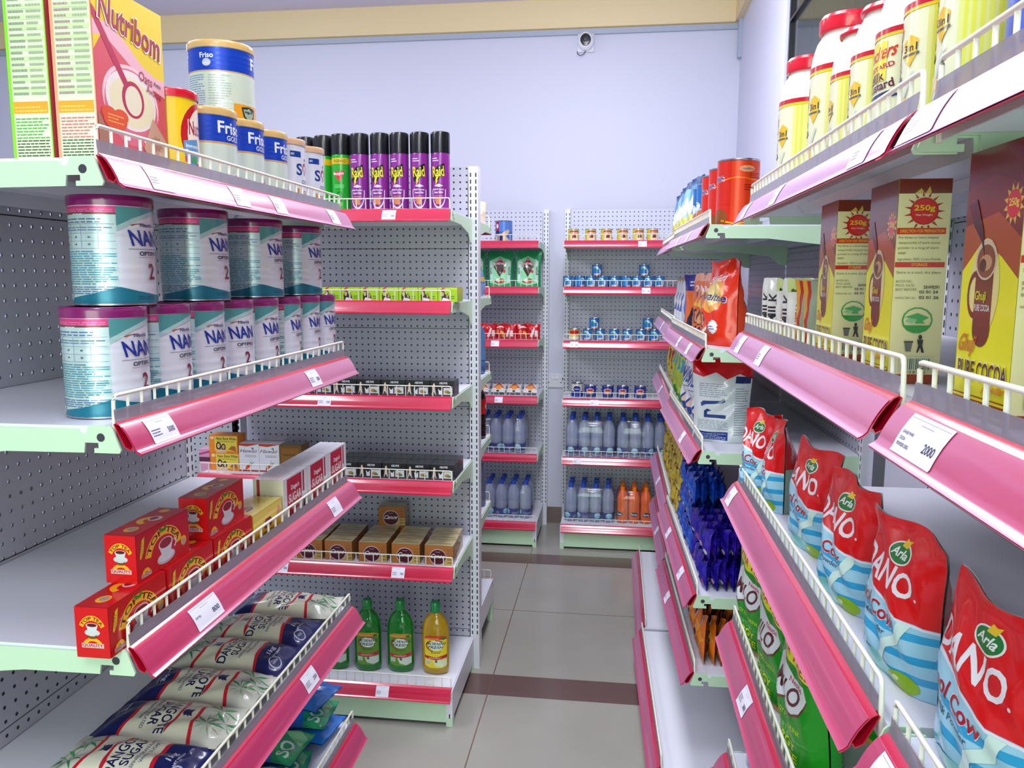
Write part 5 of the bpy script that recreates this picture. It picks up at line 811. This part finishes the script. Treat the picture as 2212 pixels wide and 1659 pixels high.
# sachets packed on the lower shelf: yellow far, blue in the middle, purple in front
def sach(cols, seed, w=.066, h=.086):
    return bag('sachet', w, h, .021, cols[0], [('p', [(.1, .3), (.5, .6), (.9, .35), (.5, .45)], cols[1]), ('r', 0, .9, 1, 1, cols[2]), ('e', .7, .25, .12, .1, cols[3])], [('l', .2, .2, .8, .5, 3, cols[2])], seed=seed, kind='pillow', nx=6, ny=8, cut=(5, 5), cr=1.9, seal=.09)
P_ = [sach(('#2414a0', '#4a2cc8', '#1a0f70', '#b03aa8'), 211), sach(('#1d1288', '#3a22b4', '#2c1a90', '#c9a0c8'), 212), sach(('#30189c', '#150c5c', '#20147c', '#d8d0e8'), 213)]
B_ = [sach(('#1650c8', '#2a78e0', '#103a9c', '#d0d8e8'), 221), sach(('#1040b0', '#1c64d8', '#0c2c84', '#a8b8d8'), 222)]
Y_ = [sach(('#d0b414', '#e8d43c', '#a88a10', '#b8321c'), 231), sach(('#c4a410', '#8a6a10', '#d8c43c', '#e6e0c8'), 232)]
rn = random.Random(5)
def rackx(y): return .207+.03*(3.015-y) if y < 3.0 else .218   # line of the fence
lay = ('bottom', 'middle', 'top'); col_ = ('beside the fence', 'second from the fence', 'third from the fence', 'fourth from the fence', 'fifth from the fence')
def fill(kinds, y0, rows, dy, cols, dx, z0, layers, label, group, hz=.076):
    n = 0
    for L in range(layers):
        for row in range(rows):
            y = y0+dy*row+.010*L
            for c in range(cols-(L == 2)):
                dup(kinds[n % len(kinds)], (rackx(y)+.030+dx*c+.004*L+rn.uniform(-.002, .002), y, z0+.0005+L*hz), RZ+rn.uniform(-.12, .22), label(L, c, row), group, tilt=(rn.uniform(-.05, .05), rn.uniform(-.05, .05))); n += 1
fill(P_, 2.185, 4, .068, 5, .0262, .648, 2, lambda L, c, r: 'purple sachet, %s layer, %s, row %s from the near end' % (lay[L], col_[c], NTH[r]), 'purple sachets', .082)
fill(B_, 2.465, 5, .070, 5, .028, .648, 3, lambda L, c, r: 'blue sachet, %s layer, %s, row %s behind the purple ones' % (lay[L], col_[c], NTH[r]), 'blue sachets')
fill(Y_, 2.825, 12, .080, 5, .032, .648, 3, lambda L, c, r: 'yellow sachet, %s layer, %s, %s file behind the blue ones' % (lay[L], col_[c], NTH[r]), 'yellow sachets')
cf = bag('coffee_pack', .11, .13, .04, '#c9a81c', [('e', .5, .6, .3, .25, '#a81c1c'), ('l', .25, .5, .75, .68, 2, '#f0e0d0'), ('e', .5, .25, .25, .15, '#4a2414')], seed=241, nx=10, ny=10, cut=(8, 8))
for i, (x, y) in enumerate(((.395, 2.62), (.44, 2.74))): dup(cf, (x, y, .6485), -.5-.2*i, ['yellow coffee pack leaning behind the blue sachets', 'yellow coffee pack farther back behind the blue sachets'][i], 'yellow coffee packs')
O_ = [bag('biscuit_pack', .07, .13, .022, '#e07014', [('r', 0, 0, .35, 1, '#1c1638'), ('p', [(.4, .2), (.9, .5), (.6, .8)], '#e8922c'), ('r', .36, .1, .42, .9, '#c9c4d4')], [('r', 0, 0, 1, 1, '#181430'), ('p', [(.2, .2), (.6, .5), (.3, .9)], '#e07a1c')], seed=251+i, kind='pillow', nx=6, ny=8, cut=(5, 5), cr=1.8, seal=.07) for i in range(2)]
for i in range(20):
    r, c = i//5, i % 5; y = 2.20+.075*r
    dup(O_[i % 2], (rackx(y)+.036+.024*c, y, .4235), RZ+.15*math.sin(i*1.7), 'orange and navy biscuit pack, %s from the fence in row %s' % (NTH[c], NTH[r]), 'orange biscuit packs', tilt=(-.04, .06*(c-2)))
